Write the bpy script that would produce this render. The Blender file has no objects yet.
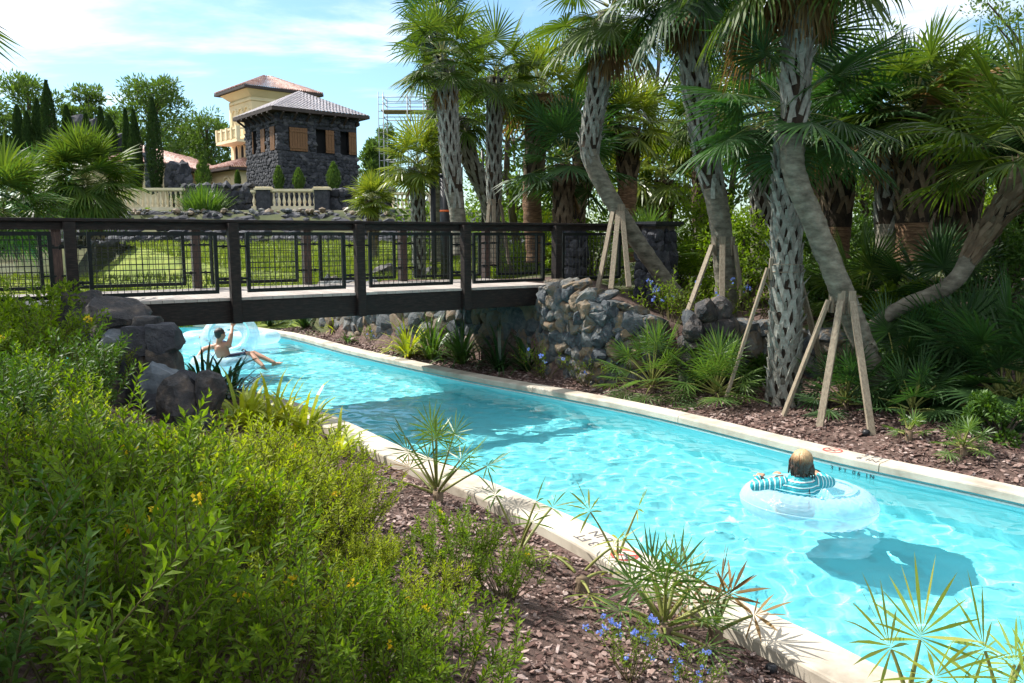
import bpy, bmesh, math, random
from mathutils import Vector, Matrix, noise, geometry, Euler
PI = math.pi
rad = math.radians
sc = bpy.context.scene
COL = sc.collection
EYE = 2.5; PITCH = rad(7.6); FPX = 796.0

# ------------------------------------------------------------------ survey helpers (photo bearing + real distance -> metres)
def ray(px, py):
    a = (px - 512) / FPX; b = -(py - 341.5) / FPX
    return a, math.cos(PITCH) + b * math.sin(PITCH), -math.sin(PITCH) + b * math.cos(PITCH)
def onz(px, py, z=0.0):
    dx, dy, dz = ray(px, py); t = (z - EYE) / dz
    return Vector((dx * t, dy * t, z))
def at(px, py, Y):
    dx, dy, dz = ray(px, py); t = Y / dy
    return Vector((dx * t, Y, EYE + dz * t))
def V(*a): return Vector(a)

# ------------------------------------------------------------------ scene bookkeeping
def tag(o, label=None, cat=None, group=None, kind=None):
    if label: o['label'] = label
    if cat: o['category'] = cat
    if group: o['group'] = group
    if kind: o['kind'] = kind
    return o
def empty(name, loc, label=None, cat=None, group=None, rz=0):
    o = bpy.data.objects.new(name, None); COL.objects.link(o)
    o.location = loc; o.rotation_euler = (0, 0, rz); o.empty_display_size = .2
    return tag(o, label, cat, group)
def root_loc(o):
    l = Vector((0, 0, 0))
    while o is not None:
        l += o.location; o = o.parent
    return l
class MB:
    def __init__(s): s.v = []; s.f = []; s.m = []; s.sm = []
    def add(s, vs, fs, mi=0, smooth=False):
        b = len(s.v); s.v.extend(vs)
        for f in fs: s.f.append(tuple(i + b for i in f))
        s.m.extend([mi] * len(fs)); s.sm.extend([smooth] * len(fs))
    def box(s, c, size, rot=None, mi=0):
        x, y, z = size[0] / 2, size[1] / 2, size[2] / 2
        c = Vector(c)
        vs = [Vector((i * x, j * y, k * z)) for i in (-1, 1) for j in (-1, 1) for k in (-1, 1)]
        if rot is not None: vs = [rot @ v for v in vs]
        vs = [tuple(v + c) for v in vs]
        s.add(vs, [(0, 1, 3, 2), (4, 6, 7, 5), (0, 4, 5, 1), (2, 3, 7, 6), (0, 2, 6, 4), (1, 5, 7, 3)], mi)
    def bar(s, a, b, w, h, mi=0, up=None, chamfer=0):
        a = Vector(a); b = Vector(b); d = (b - a).normalized()
        up = Vector(up) if up else (Vector((0, 0, 1)) if abs(d.z) < .95 else Vector((0, 1, 0)))
        x = d.cross(up).normalized(); y = x.cross(d).normalized()
        if chamfer:
            c = chamfer
            pr = [(-w/2+c, -h/2), (w/2-c, -h/2), (w/2, -h/2+c), (w/2, h/2-c), (w/2-c, h/2), (-w/2+c, h/2), (-w/2, h/2-c), (-w/2, -h/2+c)]
        else: pr = [(-w/2, -h/2), (w/2, -h/2), (w/2, h/2), (-w/2, h/2)]
        n = len(pr)
        vs = [tuple(p + x * i + y * j) for p in (a, b) for i, j in pr]
        fs = [(i, (i + 1) % n, n + (i + 1) % n, n + i) for i in range(n)] + [tuple(range(n - 1, -1, -1)), tuple(range(n, 2 * n))]
        s.add(vs, fs, mi)
    def tube(s, pts, rads, n=8, mi=0, cap=True, smooth=True, jit=0):
        pts = [Vector(p) for p in pts]; b = []; X = None
        for i, p in enumerate(pts):
            d = (pts[min(i + 1, len(pts) - 1)] - pts[max(i - 1, 0)]).normalized()
            if X is None: X = d.orthogonal().normalized()
            X = (X - d * X.dot(d)).normalized(); Y = d.cross(X)
            r = rads[i] if hasattr(rads, '__len__') else rads
            for k in range(n):
                a = 2 * PI * k / n
                rr = r * (1 + (jit * noise.noise(p * 9 + Vector((k * 1.7, 0, 0))) if jit else 0))
                b.append(tuple(p + (X * math.cos(a) + Y * math.sin(a)) * rr))
        fs = [(i * n + k, i * n + (k + 1) % n, (i + 1) * n + (k + 1) % n, (i + 1) * n + k) for i in range(len(pts) - 1) for k in range(n)]
        if cap: fs += [tuple(range(n - 1, -1, -1)), tuple(range((len(pts) - 1) * n, len(pts) * n))]
        s.add(b, fs, mi, smooth)
    def lathe(s, c, prof, n=12, mi=0, smooth=True):
        c = Vector(c)
        vs = [(c.x + r * math.cos(2 * PI * k / n), c.y + r * math.sin(2 * PI * k / n), c.z + z) for r, z in prof for k in range(n)]
        fs = [(i * n + k, i * n + (k + 1) % n, (i + 1) * n + (k + 1) % n, (i + 1) * n + k) for i in range(len(prof) - 1) for k in range(n)]
        fs += [tuple(range(n - 1, -1, -1)), tuple(range((len(prof) - 1) * n, len(prof) * n))]
        s.add(vs, fs, mi, smooth)
    def ell(s, c, r, rot=None, mi=0, n=3):
        vs, fs = ICO[n]; c = Vector(c); out = []
        for v in vs:
            p = Vector((v[0] * r[0], v[1] * r[1], v[2] * r[2]))
            if rot is not None: p = rot @ p
            out.append(tuple(p + c))
        s.add(out, fs, mi, True)
    def capsule(s, a, b, ra, rb, n=10):
        a = Vector(a); b = Vector(b)
        s.tube([a, a.lerp(b, .5), b], [ra, (ra + rb) / 2, rb], n)
        s.ell(a, (ra, ra, ra), n=2); s.ell(b, (rb, rb, rb), n=2)
    def build(s, name, mats, parent=None, origin=None):
        me = bpy.data.meshes.new(name)
        off = root_loc(parent) if parent is not None else (Vector(origin) if origin is not None else Vector((0, 0, 0)))
        if off.length: s.v = [(p[0] - off.x, p[1] - off.y, p[2] - off.z) for p in s.v]
        me.from_pydata([tuple(p) for p in s.v], [], s.f)
        if not isinstance(mats, (list, tuple)): mats = [mats]
        for m in mats: me.materials.append(m)
        me.polygons.foreach_set('material_index', s.m)
        me.polygons.foreach_set('use_smooth', s.sm)
        me.update()
        o = bpy.data.objects.new(name, me); COL.objects.link(o)
        if parent is not None: o.parent = parent
        elif origin is not None: o.location = origin
        return o
def ico(n):
    bm = bmesh.new(); bmesh.ops.create_icosphere(bm, subdivisions=n, radius=1)
    r = ([tuple(v.co) for v in bm.verts], [tuple(v.index for v in f.verts) for f in bm.faces]); bm.free(); return r
ICO = {n: ico(n) for n in (1, 2, 3)}
def finish(o, mods):
    """bake modifiers given as (type, dict) into the object's mesh"""
    for t, kw in mods:
        m = o.modifiers.new(t.lower(), t)
        for k, v in kw.items(): setattr(m, k, v)
    dg = bpy.context.evaluated_depsgraph_get(); dg.update()
    me = bpy.data.meshes.new_from_object(o.evaluated_get(dg))
    old = o.data; o.modifiers.clear(); o.data = me; me.name = o.name
    me.polygons.foreach_set('use_smooth', [True] * len(me.polygons))
    if not me.materials:
        for m in old.materials: me.materials.append(m)
    return o
def copy_tree(o, parent=None):
    c = o.copy(); COL.objects.link(c)
    if parent is not None: c.parent = parent
    for ch in list(o.children): copy_tree(ch, c)
    return c

# ------------------------------------------------------------------ materials
def newmat(name):
    m = bpy.data.materials.new(name); m.use_nodes = True; nt = m.node_tree
    return m, nt, nt.nodes['Principled BSDF'], nt.nodes['Material Output']
def N(nt, t, **kw):
    n = nt.nodes.new(t)
    for k, v in kw.items():
        if k in n.inputs: n.inputs[k].default_value = v
        else: setattr(n, k, v)
    return n
def ramp(nt, fac, stops):
    r = nt.nodes.new('ShaderNodeValToRGB'); e = r.color_ramp.elements
    while len(e) > 1: e.remove(e[-1])
    for i, (p, c) in enumerate(stops):
        if i == 0: e[0].position = p; x = e[0]
        else: x = e.new(p)
        x.color = (c[0], c[1], c[2], 1)
    nt.links.new(fac, r.inputs[0]); return r.outputs[0]
def coords(nt, kind='Object', scale=None):
    tc = nt.nodes.new('ShaderNodeTexCoord'); o = tc.outputs[kind]
    if scale:
        mp = nt.nodes.new('ShaderNodeMapping'); mp.inputs['Scale'].default_value = scale
        nt.links.new(o, mp.inputs[0]); o = mp.outputs[0]
    return o
def pm(name, stops, scale=5, rough=.7, bump=.3, bdist=.01, stretch=None, spec=.3, detail=6, rough2=None, island=0.0, coat=0, fine=0):
    """procedural surface: noise-driven colour ramp, optional per-piece variation, bump"""
    m, nt, b, out = newmat(name); L = nt.links
    co = coords(nt, 'Object', stretch)
    n = N(nt, 'ShaderNodeTexNoise', Scale=scale, Detail=detail, Roughness=.6); L.new(co, n.inputs['Vector'])
    fac = n.outputs['Fac']
    if island:
        g = nt.nodes.new('ShaderNodeNewGeometry')
        mx = N(nt, 'ShaderNodeMix', data_type='FLOAT'); mx.inputs[0].default_value = island
        mr = N(nt, 'ShaderNodeMapRange'); mr.inputs[1].default_value = .3; mr.inputs[2].default_value = .7; L.new(fac, mr.inputs[0])
        L.new(mr.outputs[0], mx.inputs[2]); L.new(g.outputs['Random Per Island'], mx.inputs[3]); fac = mx.outputs[0]
        c = ramp(nt, fac, stops)
    else:
        k = len(stops) - 1 or 1
        c = ramp(nt, fac, [(.3 + .4 * s[0], s[1]) for s in stops])
    L.new(c, b.inputs['Base Color'])
    b.inputs['Roughness'].default_value = rough; b.inputs['Specular IOR Level'].default_value = spec
    if coat: b.inputs['Coat Weight'].default_value = coat; b.inputs['Coat Roughness'].default_value = .15
    if bump:
        n2 = N(nt, 'ShaderNodeTexNoise', Scale=scale * (fine or 3), Detail=8, Roughness=.65); L.new(co, n2.inputs['Vector'])
        bp = N(nt, 'ShaderNodeBump', Strength=bump, Distance=bdist); L.new(n2.outputs['Fac'], bp.inputs['Height']); L.new(bp.outputs[0], b.inputs['Normal'])
        if rough2 is not None:
            mr = N(nt, 'ShaderNodeMapRange'); mr.inputs[3].default_value = rough; mr.inputs[4].default_value = rough2
            L.new(n2.outputs['Fac'], mr.inputs[0]); L.new(mr.outputs[0], b.inputs['Roughness'])
    return m
def leafmat(name, stops, trans=.4, rough=.45, spec=.35, tint=(1.35, 1.32, .45), scale=1.2):
    m, nt, b, out = newmat(name); L = nt.links
    g = nt.nodes.new('ShaderNodeNewGeometry')
    n = N(nt, 'ShaderNodeTexNoise', Scale=scale, Detail=3); L.new(coords(nt), n.inputs['Vector'])
    ma = N(nt, 'ShaderNodeMath', operation='MULTIPLY_ADD'); ma.inputs[1].default_value = 1.1; ma.inputs[2].default_value = -.3
    L.new(n.outputs['Fac'], ma.inputs[0])
    mx = N(nt, 'ShaderNodeMix', data_type='FLOAT'); mx.inputs[0].default_value = .55
    L.new(ma.outputs[0], mx.inputs[2]); L.new(g.outputs['Random Per Island'], mx.inputs[3])
    c = ramp(nt, mx.outputs[0], stops)
    L.new(c, b.inputs['Base Color']); b.inputs['Roughness'].default_value = rough; b.inputs['Specular IOR Level'].default_value = spec
    t = nt.nodes.new('ShaderNodeBsdfTranslucent')
    vm = N(nt, 'ShaderNodeVectorMath', operation='MULTIPLY'); vm.inputs[1].default_value = tint
    L.new(c, vm.inputs[0]); L.new(vm.outputs[0], t.inputs[0])
    ms = nt.nodes.new('ShaderNodeMixShader'); ms.inputs[0].default_value = trans
    L.new(b.outputs[0], ms.inputs[1]); L.new(t.outputs[0], ms.inputs[2]); L.new(ms.outputs[0], out.inputs[0])
    return m
M = {}
M['mulch'] = pm('bark_soil', [(0, (.035, .022, .018)), (.5, (.10, .062, .05)), (1, (.2, .14, .12))], 14, .9, 1, .03)
M['chip'] = pm('bark_chip', [(0, (.04, .022, .018)), (.35, (.12, .068, .055)), (.7, (.24, .165, .14)), (1, (.44, .35, .32))], 30, .85, .5, .004, island=.75)
M['chipdark'] = M['chip']
M['soil'] = pm('garden_soil', [(0, (.02, .03, .01)), (.5, (.05, .06, .02)), (1, (.09, .08, .04))], .6, .95, .6, .05)
M['lawn'] = pm('lawn_ground', [(0, (.07, .10, .014)), (.5, (.13, .17, .022)), (1, (.20, .22, .035))], .8, .95, .6, .05)
M['coping'] = pm('cast_coping', [(0, (.28, .24, .19)), (.35, (.42, .37, .30)), (.6, (.50, .45, .37)), (1, (.58, .53, .44))], 2.2, .8, .35, .004, fine=25, detail=12)
M['trim'] = pm('white_trim', [(0, (.55, .6, .58)), (1, (.75, .78, .75))], 20, .4, .05)
M['plaster'] = None
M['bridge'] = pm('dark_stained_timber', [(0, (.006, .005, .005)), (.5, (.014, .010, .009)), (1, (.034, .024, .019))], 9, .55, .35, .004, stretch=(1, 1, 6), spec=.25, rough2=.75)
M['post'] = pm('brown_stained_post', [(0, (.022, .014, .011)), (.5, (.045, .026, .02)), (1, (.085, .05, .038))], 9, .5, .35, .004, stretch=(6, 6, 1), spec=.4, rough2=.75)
M['deck'] = pm('weathered_deck', [(0, (.24, .21, .19)), (.5, (.34, .30, .27)), (1, (.43, .39, .35))], 12, .7, .3, .004, island=.5)
M['steel'] = pm('black_steel', [(0, (.004, .006, .006)), (1, (.011, .014, .013))], 20, .5, .08, .002, spec=.2)
M['wire'] = pm('dark_wire', [(0, (.008, .009, .009)), (1, (.02, .022, .02))], 20, .5, .05, .001, spec=.3)
M['rock'] = pm('mixed_field_stone', [(0, (.022, .026, .032)), (.2, (.055, .065, .075)), (.38, (.13, .135, .13)), (.52, (.13, .105, .075)), (.66, (.20, .14, .085)), (.78, (.085, .095, .10)), (1, (.03, .034, .04))], 12, .8, .9, .025, island=.72, rough2=.55)
M['lava'] = pm('dark_lava_stone', [(0, (.012, .013, .017)), (.4, (.028, .030, .038)), (.7, (.055, .056, .066)), (1, (.11, .108, .115))], 5, .8, 1, .04, island=.5)
M['boulder'] = pm('brown_grey_boulder', [(0, (.014, .014, .017)), (.4, (.036, .034, .035)), (.65, (.07, .058, .052)), (1, (.15, .115, .09))], 6, .55, 1, .035, rough2=.85, spec=.4)
M['bluestone'] = pm('blue_grey_boulder', [(0, (.04, .05, .06)), (.5, (.10, .12, .14)), (1, (.20, .21, .22))], 4, .6, .8, .02, spec=.4)
M['mortar'] = pm('wall_mortar', [(0, (.05, .042, .035)), (1, (.13, .11, .09))], 8, .95, .6, .02)
M['trunk'] = pm('grey_palm_trunk', [(0, (.06, .055, .04)), (.5, (.14, .125, .095)), (1, (.24, .22, .17))], 6, .9, .7, .012, stretch=(1, 1, 2.2))
M['fibre'] = pm('dark_trunk_fibre', [(0, (.010, .007, .005)), (.5, (.028, .019, .012)), (1, (.06, .042, .026))], 9, .95, 1, .02, stretch=(1, 1, .5))
M['trunkred'] = pm('brown_fibrous_trunk', [(0, (.06, .035, .02)), (.5, (.16, .09, .05)), (1, (.3, .18, .1))], 6, .9, 1, .03, stretch=(1, 1, 6))
M['boot'] = pm('grey_leaf_boot', [(0, (.08, .073, .055)), (.35, (.17, .165, .14)), (.75, (.27, .27, .235)), (1, (.42, .41, .37))], 14, .85, .9, .01, island=.5)
M['bootbrown'] = pm('brown_leaf_boot', [(0, (.05, .035, .022)), (.5, (.13, .09, .055)), (1, (.24, .18, .12))], 9, .85, .8, .01, island=.5)
M['bark'] = pm('tree_bark', [(0, (.03, .022, .017)), (.5, (.08, .06, .045)), (1, (.15, .12, .09))], 8, .9, 1, .03, stretch=(1, 1, .25))
M['lumber'] = pm('weathered_lumber', [(0, (.10, .08, .06)), (.5, (.21, .17, .12)), (1, (.31, .26, .19))], 7, .75, .4, .004, stretch=(8, 8, 1), island=.3)
M['stem'] = pm('green_brown_stem', [(0, (.06, .045, .02)), (1, (.13, .12, .04))], 12, .8, .2, .003)
M['petiole'] = pm('palm_petiole', [(0, (.12, .15, .03)), (1, (.25, .24, .07))], 6, .5, .1, .003)
M['sabal'] = leafmat('sabal_frond', [(0, (.03, .06, .013)), (.4, (.062, .11, .018)), (.75, (.12, .17, .025)), (.93, (.24, .23, .045)), (1, (.32, .21, .07))], .42, .5, .3)
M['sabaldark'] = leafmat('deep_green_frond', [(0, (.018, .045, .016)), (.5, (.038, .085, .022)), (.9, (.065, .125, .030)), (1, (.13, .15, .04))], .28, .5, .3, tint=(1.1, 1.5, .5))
M['sabalyel'] = leafmat('yellow_green_frond', [(0, (.06, .10, .018)), (.4, (.12, .165, .024)), (.8, (.23, .25, .034)), (1, (.36, .30, .06))], .45, .35, .45)
M['dead'] = leafmat('dry_frond', [(0, (.10, .055, .025)), (.5, (.22, .14, .06)), (1, (.40, .29, .13))], .3, .7, .2, tint=(1.2, 1.0, .6))
M['palmetto'] = leafmat('palmetto_frond', [(0, (.05, .10, .025)), (.5, (.09, .17, .035)), (.85, (.17, .24, .045)), (1, (.34, .30, .09))], .4, .4, .4)
M['palmettogold'] = leafmat('gold_palmetto_frond', [(0, (.14, .20, .03)), (.5, (.25, .29, .05)), (1, (.48, .40, .12))], .42, .4, .4)
M['shrub'] = leafmat('shrub_leaf', [(0, (.055, .105, .007)), (.4, (.125, .20, .010)), (.8, (.23, .31, .017)), (1, (.36, .39, .03))], .5, .55, .25, tint=(1.3, 1.4, .35))
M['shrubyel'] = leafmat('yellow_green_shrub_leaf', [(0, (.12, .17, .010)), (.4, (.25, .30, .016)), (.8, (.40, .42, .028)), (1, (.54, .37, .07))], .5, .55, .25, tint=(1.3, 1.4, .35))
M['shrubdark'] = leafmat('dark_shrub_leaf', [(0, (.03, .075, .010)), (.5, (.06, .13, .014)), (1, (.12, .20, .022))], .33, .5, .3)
M['strap'] = leafmat('strap_leaf', [(0, (.04, .10, .02)), (.6, (.09, .17, .03)), (1, (.17, .24, .04))], .38, .38, .45)
M['strapyel'] = leafmat('variegated_strap_leaf', [(0, (.20, .28, .02)), (.5, (.38, .42, .035)), (1, (.62, .56, .09))], .4, .38, .45)
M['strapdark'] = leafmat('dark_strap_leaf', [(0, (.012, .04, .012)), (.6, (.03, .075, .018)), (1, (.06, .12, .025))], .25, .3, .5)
M['cypress'] = leafmat('cypress_foliage', [(0, (.014, .035, .010)), (.6, (.03, .062, .015)), (1, (.06, .105, .022))], .25, .6, .2)
M['pine'] = leafmat('pine_needles', [(0, (.04, .085, .02)), (.5, (.085, .15, .035)), (1, (.16, .24, .05))], .4, .55, .25, scale=.3)
M['far'] = leafmat('background_leaf', [(0, (.04, .09, .015)), (.5, (.10, .17, .025)), (1, (.22, .28, .04))], .45, .5, .3, scale=.4)
M['grass'] = leafmat('grass_blade', [(0, (.07, .12, .014)), (.5, (.15, .205, .022)), (1, (.29, .30, .05))], .38, .5, .3, scale=.5)
M['yflower'] = leafmat('yellow_petal', [(0, (.75, .5, .02)), (1, (.85, .7, .05))], .3, .6, .2, tint=(1, 1, 1))
M['bflower'] = leafmat('blue_petal', [(0, (.18, .28, .80)), (1, (.40, .50, .92))], .3, .6, .2, tint=(1, 1, 1))
M['cream'] = pm('cream_cast_stone', [(0, (.60, .50, .33)), (1, (.74, .65, .47))], 2, .8, .1, .01)
M['stucco'] = pm('yellow_stucco', [(0, (.72, .57, .34)), (1, (.80, .66, .43))], .7, .9, .1, .01)
M['stuccolight'] = pm('pale_stucco_trim', [(0, (.70, .58, .36)), (1, (.78, .68, .46))], .7, .9, .1, .01)
M['void'] = pm('dark_interior', [(0, (.010, .010, .012)), (1, (.02, .02, .022))], 3, .9, 0)
M['shutter'] = pm('orange_wood_shutter', [(0, (.09, .042, .018)), (1, (.21, .105, .045))], 9, .6, .3, .004, stretch=(8, 8, 1))
M['slate'] = pm('grey_slate_roof', [(0, (.20, .18, .20)), (.5, (.30, .28, .30)), (1, (.42, .38, .39))], 3, .7, .6, .03, island=.6)
M['tile'] = pm('terracotta_tile', [(0, (.34, .17, .13)), (.5, (.52, .34, .29)), (1, (.72, .58, .52))], 2, .75, .4, .02, island=.7)
M['darkwood'] = pm('dark_eave', [(0, (.03, .022, .02)), (1, (.06, .045, .04))], 5, .7, .1)
M['galv'] = pm('galvanised_tube', [(0, (.18, .195, .21)), (1, (.30, .32, .34))], 9, .45, .05)
M['board'] = pm('scaffold_board', [(0, (.32, .26, .18)), (1, (.45, .38, .27))], 5, .8, .2)
M['orange'] = pm('orange_band', [(0, (.75, .12, .03)), (1, (.8, .16, .04))], 5, .5, 0)
M['blackpost'] = pm('black_post', [(0, (.012, .013, .015)), (1, (.02, .02, .024))], 9, .45, .05)
M['skin'] = pm('tanned_skin', [(0, (.40, .20, .125)), (1, (.50, .27, .175))], 4, .5, .05, .002, spec=.4)
M['haird'] = pm('dark_hair', [(0, (.010, .008, .007)), (1, (.03, .022, .018))], 40, .45, .5, .01, stretch=(3, 3, .6), spec=.5)
M['shorts'] = pm('navy_swim_shorts', [(0, (.010, .014, .04)), (1, (.02, .025, .07))], 9, .7, .1)
M['grip'] = pm('black_ring_handle', [(0, (.012, .012, .014)), (1, (.02, .02, .024))], 9, .4, .05)
M['ink'] = pm('black_marking_paint', [(0, (.04, .04, .05)), (1, (.16, .15, .15))], 60, .6, 0)
M['redink'] = pm('red_marking_paint', [(0, (.55, .06, .05)), (1, (.66, .12, .10))], 60, .6, 0)

def stripes(name, axis):
    m, nt, b, out = newmat(name); L = nt.links
    sp = nt.nodes.new('ShaderNodeSeparateXYZ'); L.new(coords(nt), sp.inputs[0])
    nz = N(nt, 'ShaderNodeTexNoise', Scale=7.0); L.new(coords(nt), nz.inputs['Vector'])
    ad = N(nt, 'ShaderNodeMath', operation='MULTIPLY_ADD'); L.new(nz.outputs['Fac'], ad.inputs[0]); ad.inputs[1].default_value = .02; L.new(sp.outputs[axis], ad.inputs[2])
    mu = N(nt, 'ShaderNodeMath', operation='MULTIPLY'); mu.inputs[1].default_value = 1 / .042; L.new(ad.outputs[0], mu.inputs[0])
    fr = N(nt, 'ShaderNodeMath', operation='FRACT'); L.new(mu.outputs[0], fr.inputs[0])
    r = nt.nodes.new('ShaderNodeValToRGB'); r.color_ramp.interpolation = 'CONSTANT'; e = r.color_ramp.elements
    cols = [(0, (.01, .30, .36)), (.42, (.02, .05, .09)), (.52, (.62, .74, .72)), (.72, (.02, .42, .46)), (.92, (.02, .05, .09))]
    e[0].position = 0; e[0].color = (*cols[0][1], 1); e[1].position = cols[1][0]; e[1].color = (*cols[1][1], 1)
    for p, c in cols[2:]:
        x = e.new(p); x.color = (*c, 1)
    L.new(fr.outputs[0], r.inputs[0]); L.new(r.outputs[0], b.inputs['Base Color']); b.inputs['Roughness'].default_value = .5
    n2 = N(nt, 'ShaderNodeTexNoise', Scale=16.0, Detail=4, Distortion=1.2); L.new(coords(nt, 'Object', (1, 1, .45)), n2.inputs['Vector']); bp = N(nt, 'ShaderNodeBump', Strength=.9, Distance=.02); L.new(n2.outputs['Fac'], bp.inputs['Height']); L.new(bp.outputs[0], b.inputs['Normal'])
    return m
M['stripe_t'] = stripes('teal_striped_cloth', 2); M['stripe_s'] = stripes('teal_striped_sleeve', 0)
def mk_hair():
    m, nt, b, out = newmat('blonde_hair'); L = nt.links
    sp = nt.nodes.new('ShaderNodeSeparateXYZ'); L.new(coords(nt), sp.inputs[0])
    nz = N(nt, 'ShaderNodeTexNoise', Scale=38.0, Detail=5); L.new(coords(nt, 'Object', (2.5, 2.5, .5)), nz.inputs['Vector'])
    ad = N(nt, 'ShaderNodeMath', operation='MULTIPLY_ADD'); L.new(nz.outputs['Fac'], ad.inputs[0]); ad.inputs[1].default_value = .09; L.new(sp.outputs[2], ad.inputs[2])
    mr = N(nt, 'ShaderNodeMapRange'); mr.inputs[1].default_value = .54; mr.inputs[2].default_value = .67; L.new(ad.outputs[0], mr.inputs[0])
    c = ramp(nt, mr.outputs[0], [(0, (.04, .018, .010)), (.3, (.12, .055, .025)), (.6, (.34, .20, .09)), (1, (.55, .37, .19))])
    L.new(c, b.inputs['Base Color']); b.inputs['Roughness'].default_value = .45
    bp = N(nt, 'ShaderNodeBump', Strength=.8, Distance=.01); L.new(nz.outputs['Fac'], bp.inputs['Height']); L.new(bp.outputs[0], b.inputs['Normal'])
    return m
M['hairb'] = mk_hair()
def mk_vinyl():
    m, nt, b, out = newmat('clear_blue_vinyl'); L = nt.links
    b.inputs['Base Color'].default_value = (.72, .87, .96, 1); b.inputs['Roughness'].default_value = .10; b.inputs['Specular IOR Level'].default_value = .6
    nz = N(nt, 'ShaderNodeTexNoise', Scale=11.0, Detail=5, Distortion=1.5); L.new(coords(nt), nz.inputs['Vector'])
    bp = N(nt, 'ShaderNodeBump', Strength=.5, Distance=.03); L.new(nz.outputs['Fac'], bp.inputs['Height']); L.new(bp.outputs[0], b.inputs['Normal'])
    t = N(nt, 'ShaderNodeBsdfTranslucent'); t.inputs[0].default_value = (.82, .93, .98, 1)
    tr = N(nt, 'ShaderNodeBsdfTransparent'); tr.inputs[0].default_value = (.82, .94, .99, 1)
    m1 = nt.nodes.new('ShaderNodeMixShader'); m1.inputs[0].default_value = .5; L.new(b.outputs[0], m1.inputs[1]); L.new(t.outputs[0], m1.inputs[2])
    lw = N(nt, 'ShaderNodeLayerWeight', Blend=.35)
    mr = N(nt, 'ShaderNodeMapRange'); mr.inputs[3].default_value = .36; mr.inputs[4].default_value = .82; L.new(lw.outputs['Facing'], mr.inputs[0])
    m2 = nt.nodes.new('ShaderNodeMixShader'); L.new(mr.outputs[0], m2.inputs[0]); L.new(tr.outputs[0], m2.inputs[1]); L.new(m1.outputs[0], m2.inputs[2])
    L.new(m2.outputs[0], out.inputs[0]); return m
M['vinyl'] = mk_vinyl()
M['vinylband'] = pm('aqua_vinyl_band', [(0, (.22, .66, .72)), (1, (.30, .74, .80))], 9, .25, 0, spec=.5)
def mk_plaster():
    m, nt, b, out = newmat('aqua_pool_plaster'); L = nt.links
    nz = N(nt, 'ShaderNodeTexNoise', Scale=1.2, Detail=5); L.new(coords(nt), nz.inputs['Vector'])
    L.new(ramp(nt, nz.outputs['Fac'], [(.3, (.17, .76, .86)), (.7, (.24, .84, .92))]), b.inputs['Base Color']); b.inputs['Roughness'].default_value = .8
    return m
M['plaster'] = mk_plaster()
M['wallplaster'] = pm('pool_wall_plaster', [(0, (.26, .84, .90)), (1, (.36, .90, .95))], 3, .6, .1)
def mk_water():
    m, nt, b, out = newmat('clear_pool_water'); L = nt.links
    b.inputs['Transmission Weight'].default_value = 1; b.inputs['Roughness'].default_value = 0; b.inputs['IOR'].default_value = 1.33
    b.inputs['Base Color'].default_value = (.93, .99, 1, 1)
    return m
M['water'] = mk_water()

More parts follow.
